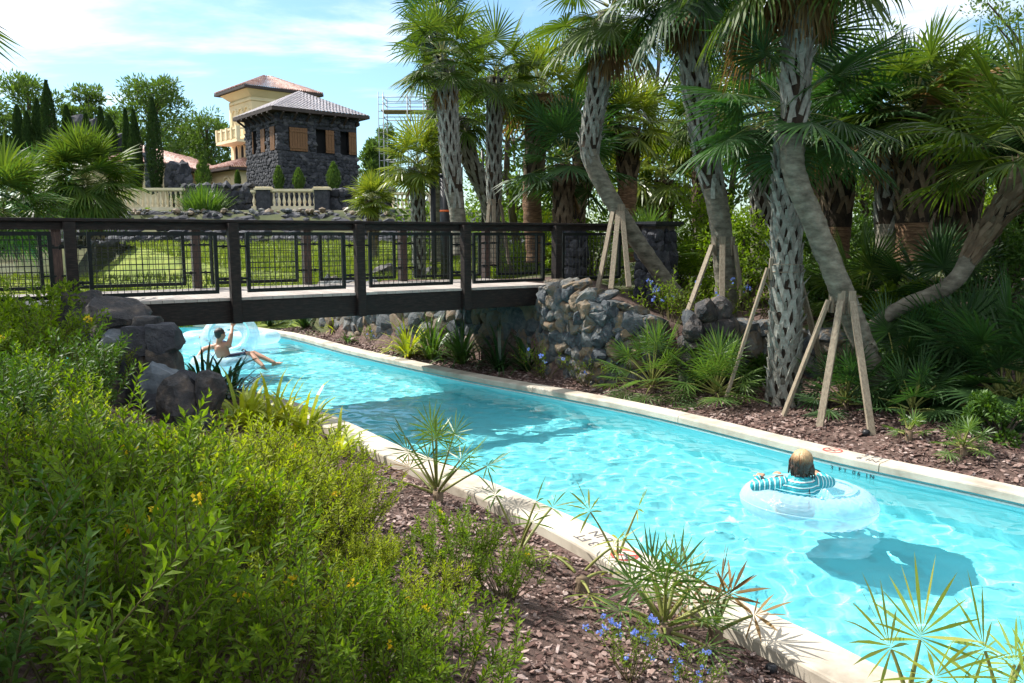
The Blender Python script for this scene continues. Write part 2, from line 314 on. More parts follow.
# ------------------------------------------------------------------ light, sky, camera
SUN_EL = 48; SD = Vector((-.905, .426, 0)).normalized() * math.cos(rad(SUN_EL)) + Vector((0, 0, math.sin(rad(SUN_EL))))
def make_light():
    w = bpy.data.worlds.new('World'); sc.world = w; w.use_nodes = True; nt = w.node_tree; L = nt.links
    bg = nt.nodes['Background']
    sk = nt.nodes.new('ShaderNodeTexSky'); sk.sky_type = 'NISHITA'; sk.sun_disc = False
    sk.sun_elevation = rad(SUN_EL); sk.sun_rotation = math.atan2(SD.x, SD.y) % (2 * PI)
    sk.air_density = 1.1; sk.dust_density = .6; sk.ozone_density = 1.6
    hs = N(nt, 'ShaderNodeMix', data_type='RGBA', blend_type='MULTIPLY'); hs.inputs[0].default_value = 1
    L.new(sk.outputs[0], hs.inputs[6]); hs.inputs[7].default_value = (.78, .97, 1.06, 1)
    tc = nt.nodes.new('ShaderNodeTexCoord'); sp = nt.nodes.new('ShaderNodeSeparateXYZ'); L.new(tc.outputs['Generated'], sp.inputs[0])
    # thin high cloud: project the view direction on a cloud layer
    mz = N(nt, 'ShaderNodeMath', operation='MAXIMUM'); L.new(sp.outputs[2], mz.inputs[0]); mz.inputs[1].default_value = .03
    az = N(nt, 'ShaderNodeMath', operation='ADD'); L.new(mz.outputs[0], az.inputs[0]); az.inputs[1].default_value = .12
    dv = N(nt, 'ShaderNodeVectorMath', operation='DIVIDE'); cb = nt.nodes.new('ShaderNodeCombineXYZ')
    for i in range(3): L.new(az.outputs[0], cb.inputs[i])
    L.new(tc.outputs['Generated'], dv.inputs[0]); L.new(cb.outputs[0], dv.inputs[1])
    mp = N(nt, 'ShaderNodeMapping'); L.new(dv.outputs[0], mp.inputs[0]); mp.inputs['Scale'].default_value = (.55, 1.0, 0); mp.inputs['Location'].default_value = CLOUD_OFF; mp.inputs['Rotation'].default_value = (0, 0, .25)
    n1 = N(nt, 'ShaderNodeTexNoise', Scale=1.1, Detail=9, Roughness=.58, Distortion=.35); L.new(mp.outputs[0], n1.inputs['Vector'])
    n2 = N(nt, 'ShaderNodeTexNoise', Scale=.45, Detail=3); L.new(mp.outputs[0], n2.inputs['Vector'])
    ad = N(nt, 'ShaderNodeMath', operation='ADD'); L.new(n1.outputs['Fac'], ad.inputs[0]); L.new(n2.outputs['Fac'], ad.inputs[1])
    ev = N(nt, 'ShaderNodeMapRange'); L.new(sp.outputs[2], ev.inputs[0]); ev.inputs[1].default_value = .12; ev.inputs[2].default_value = .42; ev.inputs[3].default_value = -.12; ev.inputs[4].default_value = .16
    a2 = N(nt, 'ShaderNodeMath', operation='ADD'); L.new(ad.outputs[0], a2.inputs[0]); L.new(ev.outputs[0], a2.inputs[1])
    mr = N(nt, 'ShaderNodeMapRange', interpolation_type='SMOOTHSTEP'); L.new(a2.outputs[0], mr.inputs[0]); mr.inputs[1].default_value = .93; mr.inputs[2].default_value = 1.12; mr.inputs[4].default_value = .85
    mx = N(nt, 'ShaderNodeMix', data_type='RGBA'); L.new(mr.outputs[0], mx.inputs[0]); L.new(hs.outputs[2], mx.inputs[6]); mx.inputs[7].default_value = (8.0, 8.2, 8.4, 1)
    L.new(mx.outputs[2], bg.inputs[0]); bg.inputs[1].default_value = .105
    l = bpy.data.lights.new('sun', 'SUN'); l.energy = 5.0; l.angle = rad(.5); l.color = (1, .955, .88)
    l.cycles.is_caustics_light = True
    o = bpy.data.objects.new('sun', l); COL.objects.link(o); o.rotation_euler = (-SD).to_track_quat('-Z', 'Y').to_euler(); o.location = (-20, 10, 25)
    cam = bpy.data.cameras.new('camera'); c = bpy.data.objects.new('camera', cam); COL.objects.link(c)
    cam.sensor_width = 36; cam.lens = FPX / 1024 * 36; cam.clip_end = 2000; cam.clip_start = .05
    c.location = (0, 0, EYE); c.rotation_euler = (PI / 2 - PITCH, 0, 0); sc.camera = c
    sc.view_settings.view_transform = 'Standard'; sc.view_settings.look = 'None'; sc.view_settings.exposure = EXPO; sc.view_settings.gamma = 1; sc.view_settings.use_curve_mapping = False
    cy = sc.cycles; cy.use_denoising = True; cy.max_bounces = 10; cy.diffuse_bounces = 3; cy.glossy_bounces = 3; cy.transmission_bounces = 6; cy.transparent_max_bounces = 12
    cy.sample_clamp_indirect = 6; cy.caustics_reflective = False; cy.caustics_refractive = True; cy.use_adaptive_sampling = True; cy.adaptive_threshold = .02
CLOUD_OFF = (0.3, 0.2, 0); EXPO = .92
make_light()
# ------------------------------------------------------------------ river outline (inner edge of the coping, top at z = .18)
CZ = .18; CW = .38; DEPTH = -.98
near_px = [(345, 420), (400, 445), (465, 470), (560, 510), (600, 528), (700, 580), (800, 625), (880, 665), (920, 683)]
far_px = [(1024, 495), (870, 462), (800, 446), (660, 412), (560, 392), (450, 372), (350, 350), (300, 337), (275, 332)]
NE = [V(-17, 15.2), V(-11, 14.6), V(-7.2, 13.6), V(-4.7, 12.35), V(-3.2, 11.15)] + [onz(x, y, CZ).xy for x, y in near_px] + [V(2.5, 2.9), V(2.75, 1.2), V(2.8, -1.5)]
FE = [V(8.6, -1.5), V(8.1, 1.2), V(6.9, 4.0)] + [onz(x, y, CZ).xy for x, y in far_px] + [V(-7.6, 20.6), V(-11, 21.8), V(-17, 22.4)]
def spline(pts, step):
    """Catmull-Rom through 2-D points, resampled evenly"""
    P = [Vector((p[0], p[1])) for p in pts]; P = [2 * P[0] - P[1]] + P + [2 * P[-1] - P[-2]]; out = []
    for i in range(1, len(P) - 2):
        for k in range(24):
            t = k / 24; a, b, c, d = P[i - 1], P[i], P[i + 1], P[i + 2]
            out.append(.5 * ((2 * b) + (c - a) * t + (2 * a - 5 * b + 4 * c - d) * t * t + (3 * b - a - 3 * c + d) * t ** 3))
    out.append(P[-2]); L = [0]
    for a, b in zip(out, out[1:]): L.append(L[-1] + (b - a).length)
    n = max(2, int(L[-1] / step)); res = []; j = 0
    for i in range(n + 1):
        s = L[-1] * i / n
        while j < len(L) - 2 and L[j + 1] < s: j += 1
        t = (s - L[j]) / max(1e-9, L[j + 1] - L[j]); res.append(out[j].lerp(out[j + 1], t))
    return res
NS = spline(NE, .15); FS = spline(FE, .15)
def offs(curve, d):
    out = []
    for i, p in enumerate(curve):
        t = (curve[min(i + 1, len(curve) - 1)] - curve[max(i - 1, 0)]).normalized()
        out.append(p + Vector((t.y, -t.x)) * d)
    return out
# NE runs from far-left to near-right: land is on its right-hand side (towards -normal?) -> test with a known land point
def landside(curve, pt):
    a = offs(curve, .2); return 1 if min((p - pt).length for p in a) < min((p - pt).length for p in offs(curve, -.2)) else -1
NSIDE = landside(NS, V(-2, 6)); FSIDE = landside(FS, V(3, 14))
def dcurve(x, y, curve, stride=3):
    p = Vector((x, y)); return min((p - c).length for c in curve[::stride])
WL = [V(-6.6, 22.2), V(-4.6, 19.6), V(-2.7, 17.2), V(-.6, 15.1), V(.6, 13.35), V(1.35, 12.5), V(2.3, 12.05), V(3.2, 11.85), V(4.4, 11.75), V(6.0, 11.3)]
def behind_wall(x, y):
    """signed distance to the retaining wall line, positive on the terrace side"""
    p = Vector((x, y)); best = 1e9; sgn = 1
    for a, b in zip(WL, WL[1:]):
        ab = b - a; t = max(0, min(1, (p - a).dot(ab) / ab.length_squared)); q = a + ab * t; d = (p - q).length
        if d < best: best = d; sgn = 1 if ab.x * (p.y - a.y) - ab.y * (p.x - a.x) > 0 else -1
    return best * sgn
def sstep(t): t = max(0, min(1, t)); return t * t * (3 - 2 * t)
def lerp(a, b, t): return a + (b - a) * t
def ground_h(x, y):
    if abs(x) > 40 or y > 60 or y < -20: 
        base = 1.8
        return base
    dn = dcurve(x, y, NS, 5); df = dcurve(x, y, FS, 5)
    nz = .05 * noise.noise(Vector((x * .9, y * .9, 0)))
    if dn < df:
        d = max(0, dn - .4); return .07 + .27 * min(d, 4.6) + nz * min(1, d)
    d = max(0, df - .4); front = .08 + .13 * min(d, 3) + nz * min(1, d)
    w = behind_wall(x, y)
    terr = lerp(1.55, .95, sstep((x - 1.4) / 1.8)); terr = lerp(terr, .25 + .2 * min(df, 6), sstep((x - 3.6) / 2))
    lawn = 1.18 + .058 * (y - 21) if y > 21 else 1.18
    k = sstep((1.5 - x) / 3) * sstep((y - 17) / 4)
    terr = lerp(terr, min(lawn, 2.3), k)
    if y > 37 and x < 6: terr = lerp(terr, 3.8, sstep((y - 38) / 3) * sstep((5 - x) / 6))
    if y > 18: terr = lerp(terr, 1.5, sstep((x - 1.5) / 3) * sstep((y - 16) / 4))
    h = lerp(front, terr, sstep((w + .05) / .35))
    slope = .08 + 1.1 * sstep(d / 3.2)
    return lerp(h, max(slope if d < 3.2 else h, 0), sstep((-5.2 - x) / 1.5)) + nz
# ground: one sheet to the horizon with the river cut out
def make_ground():
    mid = offs(NS, NSIDE * .2)[::2]; fid = offs(FS, FSIDE * .2)[::2]
    pts = []; edges = []
    for curve in (mid, fid):
        b = len(pts); pts += [Vector(p) for p in curve]; edges += [(b + i, b + i + 1) for i in range(len(curve) - 1)]
    # close the river beyond the frame
    a0 = 0; a1 = len(mid) - 1; b0 = len(mid); b1 = len(mid) + len(fid) - 1
    edges += [(a0, b1), (a1, b0)]
    river = [Vector(p) for p in mid] + [Vector(p) for p in fid]
    rnd = random.Random(3)
    def grid(x0, x1, y0, y1, s, skip=None):
        ny = int((y1 - y0) / s); nx = int((x1 - x0) / s)
        for j in range(ny + 1):
            for i in range(nx + 1):
                x = x0 + i * s + rnd.uniform(-.1, .1) * s; y = y0 + j * s + rnd.uniform(-.1, .1) * s
                if skip and skip[0] < x < skip[1] and skip[2] < y < skip[3]: continue
                if -20 < x < 12 and -3 < y < 25:
                    if min((Vector((x, y)) - c).length for c in river) < .25 * s + .04: continue
                pts.append(Vector((x, y)))
    grid(-13, 10, -2, 24, .4)
    grid(-40, 40, -20, 60, 2.0, (-13.3, 10.3, -2.3, 24.3))
    grid(-700, 700, -300, 900, 60, (-42, 42, -22, 62))
    r = geometry.delaunay_2d_cdt([Vector((p.x, p.y)) for p in pts], edges, [], 0, 1e-5)
    vs, fs = r[0], r[2]
    poly = [Vector(p) for p in mid] + [Vector(p) for p in fid]
    def inside(x, y):
        c = False; n = len(poly); j = n - 1
        for i in range(n):
            a = poly[i]; b = poly[j]
            if (a.y > y) != (b.y > y) and x < (b.x - a.x) * (y - a.y) / (b.y - a.y) + a.x: c = not c
            j = i
        return c
    keep = []
    for f in fs:
        cx = sum(vs[i].x for i in f) / 3; cy = sum(vs[i].y for i in f) / 3
        if -18 < cx < 9.5 and -2 < cy < 23.2 and inside(cx, cy): continue
        keep.append(tuple(f))
    mb = MB(); mb.add([(v.x, v.y, ground_h(v.x, v.y)) for v in vs], keep, 0, True)
    me_mats = [M['mulch'], M['soil'], M['lawn']]
    for k, f in enumerate(keep):
        cx = sum(vs[i].x for i in f) / 3; cy = sum(vs[i].y for i in f) / 3
        if cy > 20.5 and cy < 37.5 and cx < 2.5 and (behind_wall(cx, cy) > .3 or cx < -5) : mb.m[k] = 2
        elif abs(cx) > 13 or cy > 19: mb.m[k] = 1
    o = mb.build('ground', me_mats); tag(o, kind='structure')
make_ground()
def sweep(mb, curve, prof, i0, i1, mi=0):
    """prof: (offset to land, z) closed loop"""
    rings = []
    for i in range(i0, i1 + 1):
        p = curve[i]; t = (curve[min(i + 1, len(curve) - 1)] - curve[max(i - 1, 0)]).normalized(); n = Vector((t.y, -t.x))
        rings.append([(p.x + n.x * o, p.y + n.y * o, z) for o, z in prof])
    n = len(prof); vs = [v for r in rings for v in r]
    fs = [(a * n + k, a * n + (k + 1) % n, (a + 1) * n + (k + 1) % n, (a + 1) * n + k) for a in range(len(rings) - 1) for k in range(n)]
    fs += [tuple(range(n)), tuple(range((len(rings) - 1) * n, len(rings) * n))]
    mb.add(vs, fs, mi)
def make_pool():
    for curve, side, blk, CW in ((NS, NSIDE, 16, .35), (FS, FSIDE, 18, .27)):
        mb = MB(); r = .02; s = side
        prof = [(0, CZ - .085), (0, CZ - r), (s * .006, CZ - .006), (s * r, CZ), (s * (CW - r), CZ), (s * (CW - .006), CZ - .006), (s * CW, CZ - r), (s * CW, -.12), (s * .09, -.12), (s * .09, CZ - .085)]
        i = 0
        while i < len(curve) - 2:
            j = min(i + blk, len(curve) - 1); a = MB()
            sweep(a, curve, prof, i, j)
            # pull the ends in by 4 mm so that each cast block shows a joint
            n = len(prof)
            for k, (e, q) in enumerate(((0, 1), (j - i, -1))):
                t = (curve[min(i + e + 1, len(curve) - 1)] - curve[max(i + e - 1, 0)]).normalized() * .005 * q
                for z in range(n):
                    v = a.v[e * n + z]; a.v[e * n + z] = (v[0] + t.x, v[1] + t.y, v[2])
            mb.add(a.v, a.f, 0); i = j
        tag(mb.build('pool_coping', M['coping']), kind='structure')
        mb = MB(); sweep(mb, curve, [(s * .02, .045), (s * .02, .062), (s * .10, .062), (s * .10, .045)], 0, len(curve) - 1)
        tag(mb.build('waterline_trim', M['trim']), kind='structure')
    # basin: walls and floor
    nw = offs(NS, NSIDE * .05); fw = offs(FS, FSIDE * .05); loop = nw + fw
    mb = MB(); n = len(loop)
    vs = [(p.x, p.y, CZ - .1) for p in loop] + [(p.x, p.y, DEPTH) for p in loop]
    mb.add(vs, [(i, (i + 1) % n, n + (i + 1) % n, n + i) for i in range(n)], 1)
    fl = geometry.tessellate_polygon([[Vector((p.x, p.y, 0)) for p in loop]])
    mb.add([(p.x, p.y, DEPTH) for p in loop], [tuple(f) for f in fl], 0)
    o = mb.build('pool_basin', [M['plaster'], M['wallplaster']]); tag(o, kind='structure'); o.cycles.is_caustics_receiver = True
    # water: fine grid clipped to the outline
    random.seed(11); W = []
    for i in range(10):
        a = random.gauss(-.5, 1.1); k = random.uniform(3.5, 15); W.append((WAVE / k * random.uniform(.6, 1.4), k, math.cos(a), math.sin(a), random.uniform(0, 6)))
    def hgt(x, y):
        x2 = x + .35 * noise.noise(Vector((x * .9, y * .9, 4))); y2 = y + .35 * noise.noise(Vector((x * .9, y * .9, 9)))
        s = sum(a * math.sin(k * (x2 * cx + y2 * cy) + ph) for a, k, cx, cy, ph in W)
        return s + NA * noise.noise(Vector((x * 2.3, y * 2.3, 0))) + NB * noise.noise(Vector((x * 5.0, y * 6.5, 3))) + NC * noise.noise(Vector((x * 10, y * 13, 7)))
    P = offs(NS, NSIDE * .07)[::2]; Q = offs(FS, FSIDE * .07)[::2]; poly = P + Q
    def spans(y):
        xs = []; n = len(poly); j = n - 1
        for i in range(n):
            a = poly[i]; b = poly[j]
            if (a.y > y) != (b.y > y): xs.append((b.x - a.x) * (y - a.y) / (b.y - a.y) + a.x)
            j = i
        return sorted(xs)
    idx = {}; vs = []; fs = []
    def vid(i, j, s):
        k = (i, j)
        if k not in idx:
            idx[k] = len(vs); x = i * s; y = j * s; vs.append((x, y, hgt(x, y)))
        return idx[k]
    s = .045
    for j in range(int(-1.4 / s), int(22.3 / s)):
        xs = spans((j + .5) * s)
        for a, b in zip(xs[::2], xs[1::2]):
            for i in range(int(math.floor(max(a, -13) / s)), int(math.ceil(b / s))):
                fs.append((vid(i, j, s), vid(i + 1, j, s), vid(i + 1, j + 1, s), vid(i, j + 1, s)))
    mb = MB(); mb.add(vs, fs, 0, True); o = mb.build('water', M['water']); tag(o, kind='structure'); o.cycles.is_caustics_caster = True
WAVE = .009; NA = .010; NB = .0075; NC = .0046
make_pool()

# ------------------------------------------------------------------ depth markings
def text_mesh(name, s, size, mat, parent, loc, rot, depth=.002):
    cu = bpy.data.curves.new(name, 'FONT'); cu.body = s; cu.size = size; cu.extrude = depth; cu.align_x = 'CENTER'; cu.align_y = 'CENTER'; cu.resolution_u = 3
    t = bpy.data.objects.new(name, cu); COL.objects.link(t); dg = bpy.context.evaluated_depsgraph_get()
    me = bpy.data.meshes.new_from_object(t.evaluated_get(dg)); bpy.data.objects.remove(t)
    me.materials.clear(); me.materials.append(mat); me.name = name
    o = bpy.data.objects.new(name, me); COL.objects.link(o); o.location = loc; o.rotation_euler = rot
    if parent is not None: o.parent = parent
    return o
def nearest(curve, p):
    i = min(range(len(curve)), key=lambda k: (curve[k] - p.xy).length); t = (curve[min(i + 1, len(curve) - 1)] - curve[i - 1]).normalized(); return curve[i], t
def marks():
    # near coping: read from the water, so upside down from here
    for curve, side, px, lab1, lab2 in ((NS, NSIDE, (590, 536), 'black depth lettering painted on top of the near pool coping', 'red no-diving symbol painted on top of the near coping beside palmetto leaves'),
                        (FS, FSIDE, (880, 455), 'worn black depth lettering painted on top of the far pool coping', 'faded red no-diving symbol painted on top of the far coping by the timber brace')):
        p, t = nearest(curve, onz(*px, CZ)); n = Vector((t.y, -t.x)) * side
        c = p + n * (.35 if curve is NS else .27) * .5; ang = math.atan2(-n.x * -1, n.y * -1) if False else math.atan2(n.y, n.x) - PI / 2
        e = empty('depth_marking', (c.x, c.y, CZ + .001), lab1, 'depth marking', 'painted depth markings on the coping', rz=ang)
        text_mesh('lettering', '3 FT', .13, M['ink'], e, (0, .065, 0), (0, 0, 0), .0015); text_mesh('lettering', '6 IN', .13, M['ink'], e, (0, -.075, 0), (0, 0, 0), .0015)
        off = t * (.38 if t.x > 0 else .38)
        if curve is FS: off = t * .42
        c2 = c + off; e2 = empty('no_diving_marking', (c2.x, c2.y, CZ + .001), lab2, 'no-diving sign', 'no-diving symbols on the coping', rz=ang)
        mb = MB(); n_ = 32; R = .105
        vs = [(r * math.cos(2 * PI * k / n_), r * math.sin(2 * PI * k / n_), .0015) for r in (R, R - .02) for k in range(n_)]
        mb.add(vs, [(k, (k + 1) % n_, n_ + (k + 1) % n_, n_ + k) for k in range(n_)])
        mb.box((0, 0, .001), (.022, 2 * R - .03, .0012), Matrix.Rotation(rad(-40), 3, 'Z'))
        o = mb.build('symbol', M['redink']); o.parent = e2
        mb = MB(); mb.tube([(-.05, .02, .001), (0, .0, .001), (.045, -.03, .001)], [.009, .014, .007], 6); mb.ell((-.062, .032, .001), (.014, .014, .002), n=2)
        for i, v in enumerate(mb.v): mb.v[i] = (v[0], v[1], .0012 + (v[2] - .001) * .08)
        o = mb.build('diver_figure', M['ink']); o.parent = e2
    p, t = nearest(FS, onz(868, 462, .05)); n = Vector((t.y, -t.x)) * FSIDE
    q = p + n * .046; a = math.atan2(n.y, n.x) - PI / 2
    e = empty('waterline_marking', (q.x, q.y, .012), 'black 3 FT 06 IN lettering on the far pool wall just above the waterline', 'depth marking', rz=a)
    text_mesh('lettering', '3   F T   0 6   I N', .07, M['ink'], e, (0, 0, 0), (PI / 2, 0, 0), .002)
marks()

# ------------------------------------------------------------------ rocks
def rock(mb, c, size, rz=0, seed=0, cuts=9, rough=.06, n=3, tilt=0):
    r = random.Random(seed); pl = []; cuts += 2
    for _ in range(cuts):
        v = Vector((r.gauss(0, 1), r.gauss(0, 1), r.gauss(0, 1))).normalized(); pl.append((v, r.uniform(.58, .82)))
    vs, fs = ICO[n]; out = []; R = Matrix.Rotation(rz, 3, 'Z') @ Matrix.Rotation(tilt, 3, 'X'); c = Vector(c); sd = Vector((seed * 1.3, 0, 0))
    for v in vs:
        p = Vector(v) * 1.12
        for nn, d in pl:
            k = p.dot(nn)
            if k > d: p -= nn * (k - d) * .93
        p += p.normalized() * (rough * noise.noise(p * 2.6 + sd) + rough * .6 * noise.noise(p * 6 + sd))
        p = Vector((p.x * size[0] * .62, p.y * size[1] * .62, p.z * size[2] * .62)); out.append(tuple(R @ p + c))
    mb.add(out, fs, 0, False)
def stone_wall(name, label, pts, top, bot, mats, size=.30, thick=.4, seed=1, n=3, group=None, cap=True, cat='stone wall'):
    """pts plan polyline (water side face on the right hand), top/bot functions of arc length"""
    r = random.Random(seed); L = [0]
    for a, b in zip(pts, pts[1:]): L.append(L[-1] + (b - a).length)
    def pos(s):
        for i in range(len(pts) - 1):
            if s <= L[i + 1] or i == len(pts) - 2:
                t = (s - L[i]) / (L[i + 1] - L[i]); d = (pts[i + 1] - pts[i]).normalized(); return pts[i].lerp(pts[i + 1], t), d
    e = empty(name, (pts[len(pts)//2].x, pts[len(pts)//2].y, bot(0)), label, cat, group)
    core = MB(); k = max(2, int(L[-1] / .3)); ring = []
    for i in range(k + 1):
        s = L[-1] * i / k; p, d = pos(s); nn = Vector((d.y, -d.x)); t = top(s) - .1
        ring += [(p.x - nn.x * .02, p.y - nn.y * .02, bot(s) - .3), (p.x - nn.x * .02, p.y - nn.y * .02, t), (p.x - nn.x * thick, p.y - nn.y * thick, t), (p.x - nn.x * thick, p.y - nn.y * thick, bot(s) - .3)]
    fs = [(a * 4 + q, a * 4 + (q + 1) % 4, (a + 1) * 4 + (q + 1) % 4, (a + 1) * 4 + q) for a in range(k) for q in range(4)] + [(0, 1, 2, 3), (4 * k, 4 * k + 1, 4 * k + 2, 4 * k + 3)]
    core.add(ring, fs); core.build('mortar_core', M['mortar'], e)
    mb = MB(); row = 0; z = min(bot(s) for s in (0, L[-1])) ; zt = max(top(L[-1] * i / 20) for i in range(21))
    while z < zt:
        s = r.uniform(0, size * .6)
        while s < L[-1]:
            w = size * r.uniform(.7, 1.35); p, d = pos(min(s, L[-1])); nn = Vector((d.y, -d.x))
            if bot(s) - size * .4 < z < top(s) - size * .35:
                h = size * r.uniform(.8, 1.3)
                rock(mb, (p.x + nn.x * .02, p.y + nn.y * .02, z + r.uniform(-.06, .06)), (w * 1.22, .24 * r.uniform(.8, 1.2), h * 1.25), math.atan2(d.y, d.x) + r.uniform(-.08, .08), r.randrange(99999), cuts=7, n=n, tilt=r.uniform(-.1, .1), rough=.14)
            s += w * .88
        z += size * .82
    s = 0
    while cap and s < L[-1]:
        w = size * r.uniform(.9, 1.6); p, d = pos(s); nn = Vector((d.y, -d.x))
        rock(mb, (p.x - nn.x * thick * .4, p.y - nn.y * thick * .4, top(s) - .06 + r.uniform(-.03, .05)), (w * 1.15, thick * 1.25, size * r.uniform(.7, 1.15)), math.atan2(d.y, d.x) + r.uniform(-.5, .5), r.randrange(99999), n=n, tilt=r.uniform(-.25, .25), rough=.15)
        s += w * .85
    mb.build('stonework', mats, e); return e
def wall_top_main(s): return lerp(1.80, 1.62, s / 1.3) if s < 1.3 else lerp(1.62, 1.22, min(1, (s - 1.3) / 1.1))
stone_wall('stone_wall', 'tall mixed-colour stone abutment wall at the right end of the footbridge', [V(.62, 13.75), V(.60, 13.3), V(1.35, 12.5), V(2.3, 12.05)], lambda s: lerp(1.72, 1.25, sstep((s - .9) / 1.7)), lambda s: .15, M['rock'], .21, seed=4)
stone_wall('stone_wall', 'shaded stone retaining wall underneath the footbridge behind the strap-leaf plants', [V(-4.6, 19.6), V(-2.7, 17.2), V(-.6, 15.1), V(.55, 13.9)], lambda s: 1.35, lambda s: .15, M['rock'], .32, seed=8, n=2)
stone_wall('stone_wall', 'low dark stone wall running behind the scaly palm trunk and its braces', [V(2.75, 12.0), V(3.4, 11.85), V(4.6, 11.7), V(6.0, 11.3)], lambda s: 1.22 - .10 * s, lambda s: .15, M['rock'], .28, seed=21, n=2)
# squat pier of stacked stones beside the wall
def pier():
    e = empty('stone_pier', at(722, 380, 11.75), 'squat pier of stacked dark stones behind the second palmetto', 'stone pier')
    mb = MB(); r = random.Random(5)
    for row, (z, n_) in enumerate(((.42, 4), (.66, 4), (.90, 4), (1.14, 3), (1.38, 2))):
        for k in range(n_):
            rock(mb, (2.93 + (k - (n_ - 1) / 2) * .21 + r.uniform(-.03, .03), 11.65 + r.uniform(-.05, .05) + .1 * (k % 2), z), (.32, .42, .34), r.uniform(-.4, .4), r.randrange(9999), rough=.1)
    mb.build('stonework', M['boulder'], e)
pier()
# left abutment: the stack of boulders below the bridge, each stone set by its own distance
def left_rocks():
    e = empty('boulder_wall', at(150, 430, 8.9), 'stacked dark boulder wall left of the river under the near end of the bridge', 'rock wall')
    spec = [  # x0,x1,y0,y1 bearing extents, distance, depth, material, label
        (93, 147, 300, 346, 9.3, .8, 'boulder', 'large rounded brown-grey boulder at the top', .12), (60, 100, 298, 345, 9.6, .8, 'boulder', None, .1), (66, 108, 320, 372, 9.4, .7, 'lava', None, .1),
        (100, 132, 333, 352, 8.95, .5, 'bluestone', 'pale flat-topped stone', .1), (133, 163, 317, 332, 8.95, .35, 'boulder', 'brown slab on top of the square blocks', .05),
        (126, 154, 327, 353, 8.9, .42, 'lava', 'square dark block', .03), (149, 183, 325, 352, 8.85, .42, 'lava', 'square dark block', .03),
        (127, 154, 349, 377, 8.9, .42, 'boulder', None, .03), (150, 181, 349, 376, 8.85, .42, 'boulder', None, .03), (128, 156, 373, 402, 8.9, .42, 'lava', None, .03), (152, 182, 372, 402, 8.92, .42, 'boulder', None, .03), (126, 156, 399, 432, 8.9, .42, 'lava', None, .03),
        (104, 131, 348, 380, 8.8, .45, 'lava', None, .05), (108, 134, 376, 410, 8.75, .45, 'boulder', None, .05), (106, 132, 404, 440, 8.7, .45, 'lava', None, .05), (84, 112, 352, 400, 9.0, .5, 'boulder', None, .1),
        (136, 190, 366, 402, 8.5, .5, 'bluestone', 'big smooth blue-grey boulder', .1), (160, 202, 384, 440, 8.1, .42, 'boulder', 'tall dark boulder at the foot', .08), (190, 229, 380, 413, 8.25, .42, 'boulder', 'brown-topped boulder at the right end', .08),
        (148, 170, 393, 418, 8.3, .35, 'lava', None, .06), (146, 172, 414, 440, 8.25, .35, 'lava', None, .06), (186, 214, 405, 440, 8.2, .35, 'lava', None, .06), (176, 200, 372, 392, 8.4, .3, 'lava', None, .06)]
    for k, (x0, x1, y0, y1, Y, dp, mt, lab, rg) in enumerate(spec):
        c = at((x0 + x1) / 2, (y0 + y1) / 2, Y); w = (x1 - x0) / FPX * Y * .5 * .86; h = (y1 - y0) / FPX * Y * .5 * 1.12; dp *= .75
        mb = MB(); sq = rg <= .05
        rock(mb, c, (w * 2 * 1.04, dp, h * 2 * 1.06), random.Random(k).uniform(-.25, .25), 40 + k, cuts=6 if sq else 9, rough=rg * 1.3, n=3)
        if sq:   # hewn blocks: push the form towards a box
            for i, v in enumerate(mb.v):
                p = Vector(v) - c; q = Vector((max(-w, min(w, p.x * 1.35)), max(-dp / 2, min(dp / 2, p.y * 1.35)), max(-h, min(h, p.z * 1.35))))
                nn = noise.noise(Vector(v) * 7) * .018; mb.v[i] = tuple(c + q * (1 + nn * 3))
        o = mb.build('rock', M[mt], e)
        if lab: o['label'] = lab
left_rocks()

